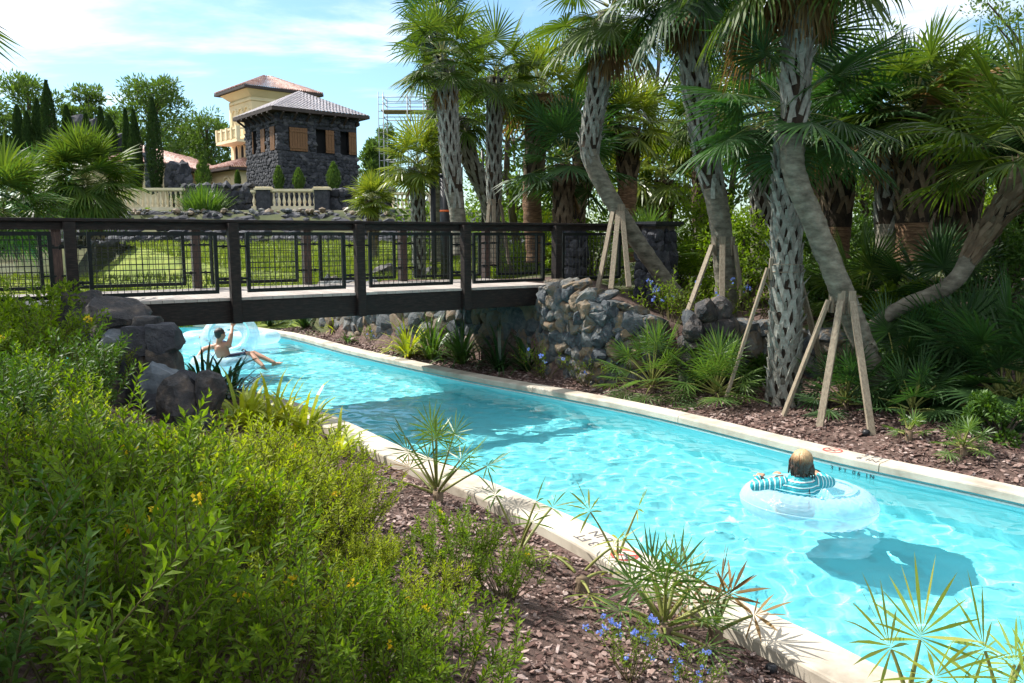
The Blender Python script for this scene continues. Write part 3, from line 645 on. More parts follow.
# ------------------------------------------------------------------ footbridge
B0 = V(-3.85, 11.0); BD = V(1.523, 1.0); BU = BD.normalized(); BN = V(-BU.y, BU.x); BW = 2.15; SP = BD.length
DK = 1.65; RT = 2.71
def bp(t, w=0, z=0): p = B0 + BD * t + BN * w; return Vector((p.x, p.y, z))
def bridge():
    e = empty('footbridge', bp(1, BW / 2, 1.3), 'dark timber footbridge with wire mesh railings crossing the blue river', 'footbridge')
    T0, T1 = -2.9, 3.06; upv = (0, 0, 1)
    for w, nm in ((-.02, 'side_beam'), (BW + .02, 'side_beam')):
        mb = MB(); mb.bar(bp(T0, w, (1.30 + 1.605) / 2), bp(T1, w, (1.30 + 1.605) / 2), .09, .305, chamfer=.006); mb.build(nm, M['bridge'], e)
    mb = MB()
    for k in range(6):
        t = lerp(T0, T1, k / 5); mb.bar(bp(t, .05, 1.43), bp(t, BW - .05, 1.43), .08, .2)
    for w in (.7, 1.45): mb.bar(bp(T0, w, 1.50), bp(T1, w, 1.50), .08, .18)
    mb.build('joists', M['bridge'], e)
    mb = MB(); L = (T1 - T0) * SP; n = int(L / .145)
    for k in range(n):
        t = T0 + (k + .5) * .145 / SP; mb.bar(bp(t, -.085, 1.63), bp(t, BW + .085, 1.63), .139, .038, up=(0, 0, 1))
    mb.build('deck', M['deck'], e)
    for side, w in ((0, 0), (1, BW)):
        s = -1 if side == 0 else 1
        mb = MB(); t1 = 4.12 if side == 0 else 3.95
        mb.bar(bp(T0, w, RT - .02), bp(t1, w, RT - .02), .15, .042, chamfer=.006); mb.build('handrail', M['bridge'], e)
        mb = MB(); mb.bar(bp(T0, w, RT - .085), bp(t1, w, RT - .085), .042, .088); mb.build('sub_rail', M['bridge'], e)
        ts = [-2.12, -1.07, 0, 1, 2, 3]
        for t in ts:
            mb = MB(); ww = w + s * .105; mb.bar(bp(t, ww, 1.30), bp(t, ww, RT - .045), .15, .13, up=(BU.x, BU.y, 0), chamfer=.008)
            mb.bar(bp(t, ww + s * .066, 1.42), bp(t, ww + s * .074, 1.42), .03, .03); mb.bar(bp(t, ww + s * .066, 1.54), bp(t, ww + s * .074, 1.54), .03, .03)
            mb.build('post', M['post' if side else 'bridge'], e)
        segs = list(zip(ts, ts[1:])) + [(3, 3.95 if side == 0 else 3.75)]
        for a, b in segs:
            g = .15 / SP * .5 + .10 / SP; a2 = a + g + .01; b2 = b - g - .01; zb = 1.735; zt = 2.52
            f = MB(); q = .05
            f.bar(bp(a2, w, zt), bp(b2, w, zt), q, q); f.bar(bp(a2, w, zb), bp(b2, w, zb), q, q)
            d = .02 / SP
            f.bar(bp(a2 + d, w, zb + q / 2), bp(a2 + d, w, zt - q / 2), q, q - .003, up=(BU.x, BU.y, 0)); f.bar(bp(b2 - d, w, zb + q / 2), bp(b2 - d, w, zt - q / 2), q, q - .003, up=(BU.x, BU.y, 0))
            fr = f.build('panel_frame', M['steel'], e)
            m = MB(); ln = (b2 - a2) * SP; nv = int(ln / .076)
            for k in range(1, nv):
                t = lerp(a2, b2, k / nv); m.bar(bp(t, w, zb), bp(t, w, zt), .0075, .0075, up=(BU.x, BU.y, 0))
            nh = int((zt - zb) / .076)
            for k in range(1, nh):
                z = lerp(zb, zt, k / nh); m.bar(bp(a2, w + .006, z), bp(b2, w + .006, z), .0075, .0075)
            m.build('wire_mesh', M['wire'], fr)
            for z in (zb + .17, zt - .17):
                for ta, tb in ((a + .03 / SP, a2), (b2, b - .03 / SP)):
                    k = MB(); k.bar(bp(ta, w, z), bp(tb, w, z), .028, .028); tm = (ta + tb) / 2; k.bar(bp(tm - .012 / SP, w, z), bp(tm + .012 / SP, w, z), .05, .05); k.build('bracket', M['steel'], fr)
bridge()
def end_pillar(c, size, top, label):
    e = empty('stone_pillar', (c.x, c.y, 1.4), label, 'pillar', 'dark stone pillars at the right end of the bridge')
    mb = MB(); rr = random.Random(int(c.x * 100)); a = math.atan2(BU.y, BU.x); R = Matrix.Rotation(a, 3, 'Z')
    core = MB(); core.box((c.x, c.y, (1.2 + top - .09) / 2), (size - .08, size - .08, top - .09 - 1.2), R); core.build('core', M['mortar'], e)
    z = 1.4
    while z < top - .15:
        for sd in range(4):
            for k in range(3):
                d = R @ Matrix.Rotation(sd * PI / 2, 3, 'Z') @ Vector(((k - 1) * size / 3.2 + rr.uniform(-.03, .03), -size / 2 + .03, 0))
                rock(mb, (c.x + d.x, c.y + d.y, z), (size / 2.6, .16, .26), a + sd * PI / 2, rr.randrange(9999), n=2)
        z += .18
    mb.build('stonework', M['lava'], e)
    cp = MB(); cp.box((c.x, c.y, top - .03), (size + .16, size + .16, .055), R); cp.box((c.x, c.y, top - .075), (size + .08, size + .08, .035), R); cp.build('cap', M['blackpost'], e)
end_pillar(bp(4.34, 0), .56, 2.76, 'dark stone pillar with flat cap at the near-side end of the bridge handrail')
end_pillar(bp(4.12, BW), .5, 2.74, 'dark stone pillar closing the far-side handrail of the bridge')
# ------------------------------------------------------------------ vegetation builders
def frond(mb, o, d, pet, R, nl, rnd, droop=.3, mi=0, pmi=None, width=1.0, spread=125, segs=4, stiff=0.0, upn=None):
    """costapalmate leaf: petiole from o along d, then a fan of pleated leaflets"""
    d = d.normalized(); side = d.cross(Vector((0, 0, 1)))
    if side.length < .05: side = Vector((rnd.uniform(-1, 1), rnd.uniform(-1, 1), 0))
    side.normalize(); up = side.cross(d).normalized()
    # petiole curves down
    p = Vector(o); dd = d.copy(); pts = [p.copy()]; k = 4
    for i in range(k):
        dd = (dd + Vector((0, 0, -droop * .35 / k * (1 + i)))).normalized(); p = p + dd * pet / k; pts.append(p.copy())
    if pmi is not None: mb.tube(pts, [.014 * width + .006, .012, .010, .009, .008], 4, pmi, cap=False)
    up = side.cross(dd).normalized(); roll = rnd.uniform(-.35, .35); Rm = Matrix.Rotation(roll, 3, dd); side2 = Rm @ side; up2 = Rm @ up
    base = pts[-1]; costa = dd * R * .12
    for j in range(nl):
        u = (j + .5) / nl * 2 - 1; a = u * rad(spread) + rnd.uniform(-.02, .02)
        ld = (dd * math.cos(a) + side2 * math.sin(a)).normalized(); ld = (ld + up2 * (.10 - .34 * abs(math.sin(a)) ** 2) * (1 - stiff)).normalized()
        ll = R * (1 - .22 * abs(u) ** 1.5) * rnd.uniform(.88, 1.08); w = R * 2 * rad(spread) / nl * width
        q = base + costa * (1 - abs(u)); wn = ld.cross(up2).normalized()
        wv = (wn + up2 * (.38 if j % 2 else -.38)).normalized(); prof = (.05, .27, .40, .26, .0) if segs == 4 else (.06, .33, .34, 0)
        vs = []; g = ld.copy(); pp = q.copy(); dr = droop * (1 - stiff) * rnd.uniform(.7, 1.5)
        for i in range(segs + 1):
            f = i / segs; hw = w * prof[i] * .5
            if i == segs: vs.append(tuple(pp))
            else: vs += [tuple(pp - wv * hw), tuple(pp + wv * hw)]
            g = (g + Vector((0, 0, -1)) * dr * (f ** 1.5) * 1.15).normalized(); pp = pp + g * ll / segs
        fs = [(2 * i, 2 * i + 1, 2 * i + 3, 2 * i + 2) for i in range(segs - 1)] + [(2 * segs - 2, 2 * segs - 1, 2 * segs)]
        mb.add(vs, fs, mi)
def crown(top, axis, nf, pet, R, nl, seed, droop=.3, dead=0, emin=-35, emax=82, width=1.0, segs=4, mats=None, stiff=0, gold=0):
    rnd = random.Random(seed); mb = MB(); ax = Vector(axis).normalized(); q = Vector((0, 0, 1)).rotation_difference(ax)
    for i in range(nf):
        f = (i + .5) / nf; el = rad(lerp(emax, emin, f ** .85) + rnd.uniform(-9, 9)); az = i * 2.39996 + rnd.uniform(-.3, .3)
        d = q @ Vector((math.cos(el) * math.cos(az), math.cos(el) * math.sin(az), math.sin(el)))
        mi = 0
        if rnd.random() < gold: mi = 2
        frond(mb, top + ax * (.25 * (1 - f) * R) + d * .05, d, pet * rnd.uniform(.8, 1.15), R * rnd.uniform(.85, 1.1), nl, rnd, droop * rnd.uniform(.7, 1.3) * (.6 + .8 * f), mi, 1, width, segs=segs, stiff=stiff)
    for i in range(dead):
        el = rad(rnd.uniform(-82, -45)); az = rnd.uniform(0, 6.28); d = q @ Vector((math.cos(el) * math.cos(az), math.cos(el) * math.sin(az), math.sin(el)))
        frond(mb, top - ax * .15, d, pet * .55, R * .85, max(8, nl // 2), rnd, .9, 2, 1, width * 1.2, spread=60, segs=segs)
    return mb
def boots(mb, pts, rads, s0, s1, seed, n=9, step=.105, mi=0, stub=.14, w=.05, ln=.24):
    """criss-cross leaf bases: each old leaf leaves an inverted V of two flat straps and a short stub"""
    rnd = random.Random(seed); P = [Vector(p) for p in pts]; L = [0]
    for a, b in zip(P, P[1:]): L.append(L[-1] + (b - a).length)
    T = L[-1]
    def pos(s):
        s = max(0, min(T, s))
        for i in range(len(P) - 1):
            if s <= L[i + 1] or i == len(P) - 2:
                t = (s - L[i]) / (L[i + 1] - L[i]); p = P[i].lerp(P[i + 1], t); r = lerp(rads[i], rads[i + 1], t); d = (P[i + 1] - P[i]).normalized(); return p, r, d
    def surf(s, a, off):
        p, r, d = pos(s); X = (Vector((1, 0, 0)) - d * d.x).normalized(); Y = d.cross(X)
        nn = X * math.cos(a) + Y * math.sin(a); return p + nn * (r + off), nn, d
    s = s0 * T; row = 0
    while s < s1 * T:
        for k in range(n):
            if s0 > 0 and row < 4 and rnd.random() < (.7, .5, .3, .15)[row]: continue
            a = 2 * PI * (k + .5 * (row % 2)) / n + rnd.uniform(-.10, .10); ss = s + rnd.uniform(-.03, .03); l2 = ln * rnd.uniform(.8, 1.2)
            for sg in (-1, 1):
                if rnd.random() < .06: continue
                ang = sg * PI / n * 1.05 * rnd.uniform(.8, 1.2)
                a0, n0, d0 = surf(ss + l2 * .55, a, .055); a1, n1, d1 = surf(ss + l2 * .05, a + ang * .55, .03); a2, n2, d2 = surf(ss - l2 * .5, a + ang * 1.05, .006)
                h = w * .5 * rnd.uniform(.8, 1.2); vs = []
                for q, nn in ((a0, n0), (a1, n1), (a2, n2)):
                    dr = (a0 - a2).normalized(); t = nn.cross(dr).normalized()
                    vs += [q - t * h, q + t * h, q + t * h - nn * .02, q - t * h - nn * .02]
                mb.add([tuple(v) for v in vs], [(0, 1, 5, 4), (4, 5, 9, 8), (1, 2, 6, 5), (5, 6, 10, 9), (0, 4, 7, 3), (4, 8, 11, 7), (0, 3, 2, 1)], mi)
            if rnd.random() < .6:
                q, nn, d = surf(ss + l2 * .5, a, .02); l = stub * rnd.uniform(.4, 1.5); t = nn.cross(d).normalized(); e = q + (nn * .7 + d * .9).normalized() * l
                h = w * .5
                vs = [q - t * h - nn * .02, q + t * h - nn * .02, q + t * h * .9 + nn * .015, q - t * h * .9 + nn * .015, e - t * h * .7, e + t * h * .5]
                mb.add([tuple(v) for v in vs], [(3, 2, 5, 4), (0, 1, 5, 4), (0, 4, 3), (1, 2, 5)], mi)
        s += step * 1.5; row += 1
def bez(pts, n=14):
    P = [Vector(p) for p in pts]; P = [2 * P[0] - P[1]] + P + [2 * P[-1] - P[-2]]; out = []
    for i in range(1, len(P) - 2):
        for k in range(n // 2):
            t = k / (n // 2); a, b, c, d = P[i - 1], P[i], P[i + 1], P[i + 2]
            out.append(.5 * ((2 * b) + (c - a) * t + (2 * a - 5 * b + 4 * c - d) * t * t + (3 * b - a - 3 * c + d) * t ** 3))
    out.append(P[-2]); return out
def palm(name, label, path, r0, r1, seed, group, boot=(.35, 1), trunk='trunk', bootm='boot', nf=26, pet=.75, R=.8, nl=34, droop=.35, dead=4, leaf='sabal', nb=9, bstep=.105, emin=-35, cat='palm tree', ring=True, bw=.055, bln=.24, width=1.0, segs=4, gold=0, emax=82):
    pts = bez(path); n = len(pts); e = empty(name, pts[0], label, cat, group)
    rads = [lerp(r0, r1, i / (n - 1)) * (1.18 if i == 0 else 1) for i in range(n)]
    # finer trunk with ring scars
    tp = []; tr = []
    for i in range(n - 1):
        m = max(1, int((pts[i + 1] - pts[i]).length / .045))
        for k in range(m):
            t = k / m; tp.append(pts[i].lerp(pts[i + 1], t)); tr.append(lerp(rads[i], rads[i + 1], t) * (1 + (.022 if len(tp) % 2 else -.008)))
    tp.append(pts[-1]); tr.append(rads[-1])
    mb = MB(); mb.tube(tp, tr, 16, 0, smooth=True, jit=.12)
    if boot:
        k0 = int((boot[0] + (.02 if boot[0] > 0 else 0)) * (len(tp) - 1)) * 16
        for i in range(k0, len(mb.m)): mb.m[i] = 1
    t = mb.build('trunk', [M[trunk], M['fibre']], e)
    if boot:
        b = MB(); boots(b, pts, rads, boot[0], boot[1], seed, nb, bstep, w=bw, ln=bln); b.build('leaf_bases', M[bootm], t)
    ax = (pts[-1] - pts[-3]).normalized(); ax = (ax + Vector((0, 0, .8))).normalized()
    c = crown(pts[-1], ax, nf, pet, R, nl, seed, droop, dead, emin, emax, width=width, segs=segs, gold=gold); c.build('crown', [M[leaf], M['petiole'], M['dead']], e)
    return e
def brace(name, label, c, top, feet, lean=.0, group='timber braces propping newly planted palms', col_r=.2):
    """timber props nailed to a collar round the trunk"""
    e = empty(name, (c[0], c[1], c[2]), label, 'palm brace', group); c = Vector(c); T = Vector(top)
    for f in feet:
        F = Vector(f); d = (F.xy - T.xy).normalized(); q = T + Vector((d.x, d.y, 0)) * col_r
        mb = MB(); mb.bar(F - Vector((0, 0, .05)), q, .085, .04, up=(d.x, d.y, .3), chamfer=.004); mb.build('prop', M['lumber'], e)
        mb = MB(); b = T + Vector((d.x, d.y, 0)) * (col_r - .04); mb.bar(b - Vector((0, 0, .16)), b + Vector((0, 0, .13)), .09, .038, up=(d.x, d.y, 0)); mb.build('batten', M['lumber'], e)
    mb = MB()
    for z in (-.05, .05):
        mb.tube([T + Vector((math.cos(a) * (col_r - .045), math.sin(a) * (col_r - .045), z)) for a in [i * PI / 9 for i in range(19)]], .007, 4, cap=False)
    mb.build('strap', M['lumber'], e); return e
def leafquad(mb, p, d, nrm, l, w, mi=0):
    s = d.cross(nrm)
    if s.length < 1e-4: s = d.orthogonal()
    s.normalize(); n2 = s.cross(d)
    a = p; m = p + d * l * .45; t = p + d * l
    mb.add([tuple(a), tuple(m - s * w * .5 + n2 * w * .18), tuple(t - n2 * l * .08), tuple(m + s * w * .5 + n2 * w * .18), tuple(m)], [(0, 4, 2, 1), (0, 3, 2, 4)], mi)
def rnd_dir(r):
    while True:
        v = Vector((r.uniform(-1, 1), r.uniform(-1, 1), r.uniform(-1, 1)))
        if .05 < v.length < 1: return v.normalized()
def shrub_mesh(seed, H=.75, W=.5, stems=34, leaf=.055, per=20, flowers=6):
    """branching stems with whorled lance leaves; returns three MBs"""
    r = random.Random(seed); S = MB(); F = MB(); Y = MB(); tips = []
    for i in range(stems):
        a = r.uniform(0, 6.28); rr = W * math.sqrt(r.random()); hh = H * (1 - .35 * (rr / W) ** 2) * r.uniform(.72, 1.12)
        b = Vector((math.cos(a) * rr * .25, math.sin(a) * rr * .25, 0)); t = Vector((math.cos(a) * rr, math.sin(a) * rr, hh))
        m = b.lerp(t, .5) + Vector((math.cos(a) * rr * .12, math.sin(a) * rr * .12, 0)) + Vector((r.uniform(-.04, .04), r.uniform(-.04, .04), 0)); P = [b, m, t]
        S.tube(P, [.006, .004, .002], 3, cap=False); tips.append((m, t))
        for _ in range(r.choice((2, 3, 3))):
            k = r.uniform(.35, .85); q = m.lerp(t, k * 1.0) if k > .5 else b.lerp(m, .5 + k); e = q + (Vector((math.cos(a), math.sin(a), 0)) * .5 + rnd_dir(r) * .7 + Vector((0, 0, 1.1))).normalized() * r.uniform(.12, .24)
            S.tube([q, e], [.003, .0015], 3, cap=False); tips.append((q, e))
    for (q, e) in tips:
        ax = (e - q).normalized(); L = (e - q).length; n = per if L > .2 else int(per * .6)
        for k in range(n):
            f = (k + .5) / n; f = 1 - (1 - f) ** 1.0 * .85; p = q.lerp(e, f); az = k * 2.4 + r.uniform(-.3, .3); x = ax.orthogonal().normalized(); y = ax.cross(x)
            o = x * math.cos(az) + y * math.sin(az); up = .35 + .9 * f; d = (o + ax * up).normalized(); s = leaf * r.uniform(.75, 1.25) * (1 if f < .93 else .7)
            leafquad(F, p, d, ax, s, s * .34)
    for k in range(flowers):
        q, e = r.choice(tips)
        for j in range(9): leafquad(Y, e + rnd_dir(r) * .02, (rnd_dir(r) + Vector((0, -.3, .8))).normalized(), Vector((0, -1, .3)), .022, .02)
    return S, F, Y
def bush_mesh(seed, rx, ry, rz, n, leaf, clumps=14, aspect=.5, shape='round', inner=.35):
    """broad-leaf mass: clumps of leaves on an uneven volume with gaps"""
    r = random.Random(seed); F = MB(); S = MB(); cl = []
    for i in range(clumps):
        d = rnd_dir(r); f = r.uniform(inner, .95)
        if shape == 'spindle':
            z = r.uniform(-1, 1); w = (1 - max(0, z) ** 1.6) * (.75 + .25 * min(1, (z + 1) * 2)); a = r.uniform(0, 6.28); c = Vector((math.cos(a) * w * f * rx * .75, math.sin(a) * w * f * ry * .75, z * rz * .92)); rr = rx * .38
        else:
            c = Vector((d.x * rx * f, d.y * ry * f, d.z * rz * f)); rr = min(rx, ry, rz) * r.uniform(.28, .5)
        cl.append((c, rr)); S.tube([Vector((0, 0, -rz)), c * .5 + Vector((0, 0, -rz * .2)), c], [.03 * rx + .01, .015 * rx + .006, .004], 4, cap=False)
    for i in range(n):
        if shape == 'spindle':
            z = r.uniform(-1, 1); w = max(.05, (1 - max(0, z + .15) ** 1.7 * .8)) * min(1, .55 + .8 * (z + 1)) * (.86 + .3 * noise.noise(Vector((z * 4, math.sin(i), seed)))); a = r.uniform(0, 6.28); q = .6 + .4 * r.random() ** .5
            p = Vector((math.cos(a) * rx * w * q, math.sin(a) * ry * w * q, z * rz)); d = Vector((math.cos(a), math.sin(a), .3)).normalized(); ld = (d + Vector((0, 0, 1.6)) + rnd_dir(r) * .5).normalized(); s = leaf * r.uniform(.7, 1.3); leafquad(F, p, ld, d, s, s * aspect); continue
        c, rr = r.choice(cl); d = rnd_dir(r); p = c + d * rr * r.random() ** .45
        ld = (d + rnd_dir(r) * .8 + Vector((0, 0, .15 if shape == 'round' else .9))).normalized(); s = leaf * r.uniform(.7, 1.3)
        leafquad(F, p, ld, (d + Vector((0, 0, .6))).normalized(), s, s * aspect)
    return S, F
def strap_clump(seed, n, L, w, droop=.9, up=60, spread=.05):
    r = random.Random(seed); F = MB()
    for i in range(n):
        a = r.uniform(0, 6.28); el = rad(r.uniform(up - 25, up + 25)); d = Vector((math.cos(a) * math.cos(el), math.sin(a) * math.cos(el), math.sin(el))); l = L * r.uniform(.65, 1.15)
        p = Vector((math.cos(a), math.sin(a), 0)) * r.uniform(0, spread); s = d.cross(Vector((0, 0, 1))).normalized(); vs = []; g = d.copy()
        for k in range(6):
            f = k / 5; hw = w * .5 * (.5, .95, 1, .85, .5, 0)[k]
            if k == 5: vs.append(tuple(p))
            else: vs += [tuple(p - s * hw), tuple(p + s * hw)]
            g = (g + Vector((0, 0, -droop * .16 * (1 + k * .5)))).normalized(); p = p + g * l / 5
        F.add(vs, [(2 * k, 2 * k + 1, 2 * k + 3, 2 * k + 2) for k in range(4)] + [(8, 9, 10)])
    return F
def gz(x, y): return ground_h(x, y)
def onground(px, py, it=6):
    z = .3
    for _ in range(it): p = onz(px, py, z); z = .5 * z + .5 * gz(p.x, p.y)
    return Vector((p.x, p.y, gz(p.x, p.y)))

# ------------------------------------------------------------------ large palms by the river
PG = 'sabal palms planted along the far bank'
# H: scaly trunk, upright, in front of the wall
def PT(px, py, Y): return at(px, py, Y)
palm('palm_tree', 'palm with scaly leaf bases all the way down its pale trunk', [(3.72, 10.7, .2), PT(786, 300, 10.75), PT(787, 200, 10.85), PT(790, 118, 10.9)], .185, .15, 31, PG, boot=(0, 1), nb=8, bstep=.105, bw=.056, bln=.30, nf=20, pet=.75, R=.98, nl=44, droop=.3, leaf='sabaldark', dead=0, emin=-28)
# G: bent palm with smooth lower trunk and braces
palm('palm_tree', 'tall bent palm whose smooth lower trunk leans over three timber props', [(4.95, 10.25, .25), PT(850, 312, 10.2), PT(815, 225, 10.15), PT(793, 165, 10.15), PT(796, 80, 10.15), PT(797, -20, 10.1), PT(800, -75, 10.1)], .145, .14, 33, PG, boot=(.62, 1), nb=8, bstep=.11, bw=.058, bln=.32, nf=28, pet=.85, R=.95, nl=44, droop=.5, dead=9, leaf='sabal', gold=.1, emin=-50)
# F
palm('palm_tree', 'tall palm with fibrous trunk behind the stone pier, held by three props', [(3.45, 12.6, .9), PT(722, 235, 12.6), PT(708, 160, 12.6), PT(696, 90, 12.6), PT(690, 10, 12.6), PT(690, -30, 12.6)], .165, .17, 35, PG, boot=(.42, 1), nb=8, bstep=.13, bw=.058, bln=.34, nf=26, pet=.75, R=.9, nl=42, droop=.5, dead=8, leaf='sabaldark', bootm='boot', emin=-50)
# E
palm('palm_tree', 'palm behind the bridge rail end, lower trunk leaning strongly to the left', [PT(676, 296, 14.2), PT(640, 245, 14.1), PT(606, 190, 14.0), PT(590, 150, 14.0), PT(598, 90, 14.0), PT(610, 15, 14.0)], .14, .15, 37, PG, boot=(.55, 1), nb=8, bstep=.11, bw=.05, bln=.30, nf=28, pet=.65, R=.82, nl=38, droop=.4, dead=6, leaf='sabal', gold=.06, emin=-45)
# I leaning right
palm('palm_tree', 'palm at the right edge whose bare brown trunk creeps up and to the right', [PT(868, 330, 10.9), PT(900, 308, 10.7), PT(950, 285, 10.5), PT(975, 248, 10.5), PT(1000, 212, 10.4), PT(1030, 165, 10.3)], .09, .125, 39, PG, boot=(.52, 1), trunk='trunk', bootm='bootbrown', nb=8, bstep=.13, bw=.07, bln=.3, nf=24, pet=.8, R=.9, nl=40, droop=.4, dead=0, leaf='sabal', emin=-8)
# mid group
MG = 'sabal palms grouped behind the footbridge'
palm('palm_tree', 'leftmost tall grey palm of the group behind the bridge', [PT(461, 255, 17.5), PT(456, 200, 17.5), PT(450, 150, 17.5), PT(447, 90, 17.5), PT(443, 62, 17.5)], .17, .19, 41, MG, boot=(.30, 1), nb=9, bstep=.15, bw=.055, bln=.36, nf=26, pet=.55, R=.72, nl=32, droop=.3, dead=4, leaf='sabal', segs=3, gold=.03)
palm('palm_tree', 'slim palm with pale criss-crossed trunk standing in the middle of the bridge group', [PT(494, 265, 19), PT(494, 215, 19), PT(494, 150, 19), PT(495, 92, 19), PT(496, 78, 19)], .14, .165, 43, MG, boot=(.28, 1), nb=7, bstep=.15, bw=.05, bln=.36, nf=26, pet=.55, R=.76, nl=32, droop=.3, dead=2, leaf='sabal', segs=3)
palm('palm_tree', 'palm with brown fibrous trunk right of the slim pale palm', [PT(536, 262, 20), PT(532, 200, 20), PT(536, 140, 20), PT(540, 95, 20)], .22, .25, 45, MG, boot=(.45, 1), trunk='trunkred', bootm='bootbrown', nb=9, bstep=.17, bw=.08, bln=.36, nf=26, pet=.55, R=.78, nl=30, droop=.4, dead=12, leaf='sabalyel', segs=3, gold=.08)
palm('palm_tree', 'palm leaning left between the grey palm and the slim pale palm', [PT(502, 262, 23), PT(488, 200, 23), PT(470, 160, 23), PT(458, 120, 23)], .2, .23, 47, MG, boot=(.2, 1), nb=8, bstep=.2, bw=.09, bln=.4, nf=24, pet=.6, R=.85, nl=28, droop=.4, dead=4, leaf='sabal', segs=3)
palm('palm_tree', 'tall dark-crowned palm rising highest behind the bridge group', [PT(440, 262, 24), PT(437, 180, 24), PT(436, 90, 24), PT(434, 28, 24)], .24, .26, 49, MG, boot=(.4, 1), nb=8, bstep=.2, bw=.09, bln=.4, nf=22, pet=.7, R=.9, nl=30, droop=.4, dead=2, leaf='sabaldark', segs=3)
palm('palm_tree', 'small round-headed palm in front of the pale balustrade on the lawn', [PT(373, 262, 29), PT(373, 225, 29), PT(372, 202, 29)], .16, .2, 51, MG, boot=(.3, 1), nb=7, bstep=.2, bw=.08, bln=.3, nf=30, pet=.4, R=.62, nl=24, droop=.25, dead=0, leaf='sabalyel', segs=3, emin=-20, bootm='bootbrown')
palm('palm_tree', 'bright green young palm on a shaggy grey trunk beside the small round-headed palm', [PT(419, 290, 22), PT(419, 240, 22), PT(418, 200, 22), PT(417, 168, 22)], .15, .17, 53, MG, boot=(.1, 1), nb=7, bstep=.14, bw=.06, bln=.3, nf=30, pet=.5, R=.72, nl=28, droop=.35, dead=1, leaf='sabalyel', segs=3, emin=-30)
palm('palm_tree', 'palm with rough brown trunk between the bridge group and the leaning palm', [PT(572, 262, 21), PT(574, 210, 21), PT(582, 180, 21), PT(590, 120, 21)], .26, .3, 55, MG, boot=(.1, 1), bootm='bootbrown', trunk='trunkred', nb=8, bstep=.18, bw=.08, bln=.36, nf=24, pet=.6, R=.85, nl=28, droop=.4, dead=4, leaf='sabaldark', segs=3)
palm('palm_tree', 'palm with dark fan leaves low behind the leaning palm trunk', [PT(563, 262, 18.5), PT(563, 200, 18.5), PT(566, 165, 18.5)], .2, .22, 56, MG, boot=(.1, 1), bootm='bootbrown', trunk='trunkred', nb=8, bstep=.18, bw=.08, bln=.3, nf=22, pet=.7, R=.85, nl=30, droop=.3, dead=1, leaf='sabaldark', segs=3)
palm('palm_tree', 'orange-brown trunked palm right of the leaning palm', [PT(628, 262, 21), PT(627, 210, 21), PT(628, 165, 21), PT(629, 128, 21)], .2, .3, 57, MG, boot=(.62, 1), trunk='trunkred', bootm='bootbrown', nb=8, bstep=.18, bw=.08, bln=.36, nf=28, pet=.55, R=.8, nl=28, droop=.4, dead=4, leaf='sabalyel', segs=3)
palm('palm_tree', 'distant yellowish palm glimpsed left of the propped palm', [PT(664, 258, 26), PT(665, 215, 26), PT(664, 180, 26)], .22, .26, 59, MG, boot=(.1, 1), bootm='bootbrown', trunk='trunkred', nb=7, bstep=.2, bw=.09, bln=.36, nf=34, pet=.9, R=1.1, nl=24, droop=.6, dead=3, leaf='sabalyel', segs=3)
# right background
RG = 'palms crowding the shady right background'
for px, py, Y, h, lab, lf, sd, r in (
    (835, 262, 15.0, 128, 'shaded palm just right of the scaly palm trunk', 'sabaldark', 61, .24), (888, 258, 14.0, 128, 'palm with pale boots on its dark trunk in the right background', 'sabaldark', 63, .22),
    (912, 262, 13.6, 112, 'thick dark palm beside the pale-booted one', 'sabal', 65, .27), (940, 262, 16.0, 130, 'slim palm third from the right edge in the shade', 'sabal', 67, .2),
    (966, 262, 14.5, 120, 'reddish-trunked palm second from the right edge', 'sabaldark', 69, .2), (1012, 262, 15.5, 135, 'palm right against the right edge of the view', 'sabaldark', 71, .24),
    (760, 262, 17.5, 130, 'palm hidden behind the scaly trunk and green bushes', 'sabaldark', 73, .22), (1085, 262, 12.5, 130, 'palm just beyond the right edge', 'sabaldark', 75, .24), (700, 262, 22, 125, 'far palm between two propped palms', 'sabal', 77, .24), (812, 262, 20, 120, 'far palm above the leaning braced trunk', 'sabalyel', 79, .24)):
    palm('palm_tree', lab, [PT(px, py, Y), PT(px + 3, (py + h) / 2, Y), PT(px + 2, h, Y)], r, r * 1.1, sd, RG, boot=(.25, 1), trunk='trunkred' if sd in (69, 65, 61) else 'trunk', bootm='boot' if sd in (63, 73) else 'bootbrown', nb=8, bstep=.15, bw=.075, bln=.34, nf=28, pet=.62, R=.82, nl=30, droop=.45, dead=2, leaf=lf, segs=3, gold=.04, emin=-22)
# left: big round palm and neighbours in front of the balustrade
LG = 'bushy palms left of the lawn'
palm('palm_tree', 'large round bushy palm in front of the left balustrade', [PT(92, 240, 25), PT(90, 215, 25), PT(86, 186, 25)], .3, .3, 81, LG, boot=(0, 1), bootm='bootbrown', trunk='trunkred', nb=8, bstep=.2, bw=.09, bln=.36, nf=80, pet=.8, R=.95, nl=30, droop=.4, dead=1, leaf='sabal', segs=3, emin=-50)
palm('palm_tree', 'bushy palm at the left edge beside the large round palm', [PT(-5, 250, 20), PT(-5, 230, 20), PT(0, 215, 20)], .26, .26, 83, LG, boot=(0, 1), bootm='bootbrown', trunk='trunkred', nb=8, bstep=.2, bw=.09, bln=.36, nf=46, pet=.8, R=.9, nl=30, droop=.5, dead=1, leaf='sabal', segs=3, emin=-30)
palm('palm_tree', 'small shrubby palm peeping between the two bushy palms', [PT(48, 235, 27), PT(46, 215, 27), PT(42, 198, 27)], .22, .24, 85, LG, boot=(0, 1), bootm='bootbrown', trunk='trunkred', nb=7, bstep=.2, bw=.09, bln=.36, nf=36, pet=.8, R=.9, nl=26, droop=.6, dead=1, leaf='sabaldark', segs=3)
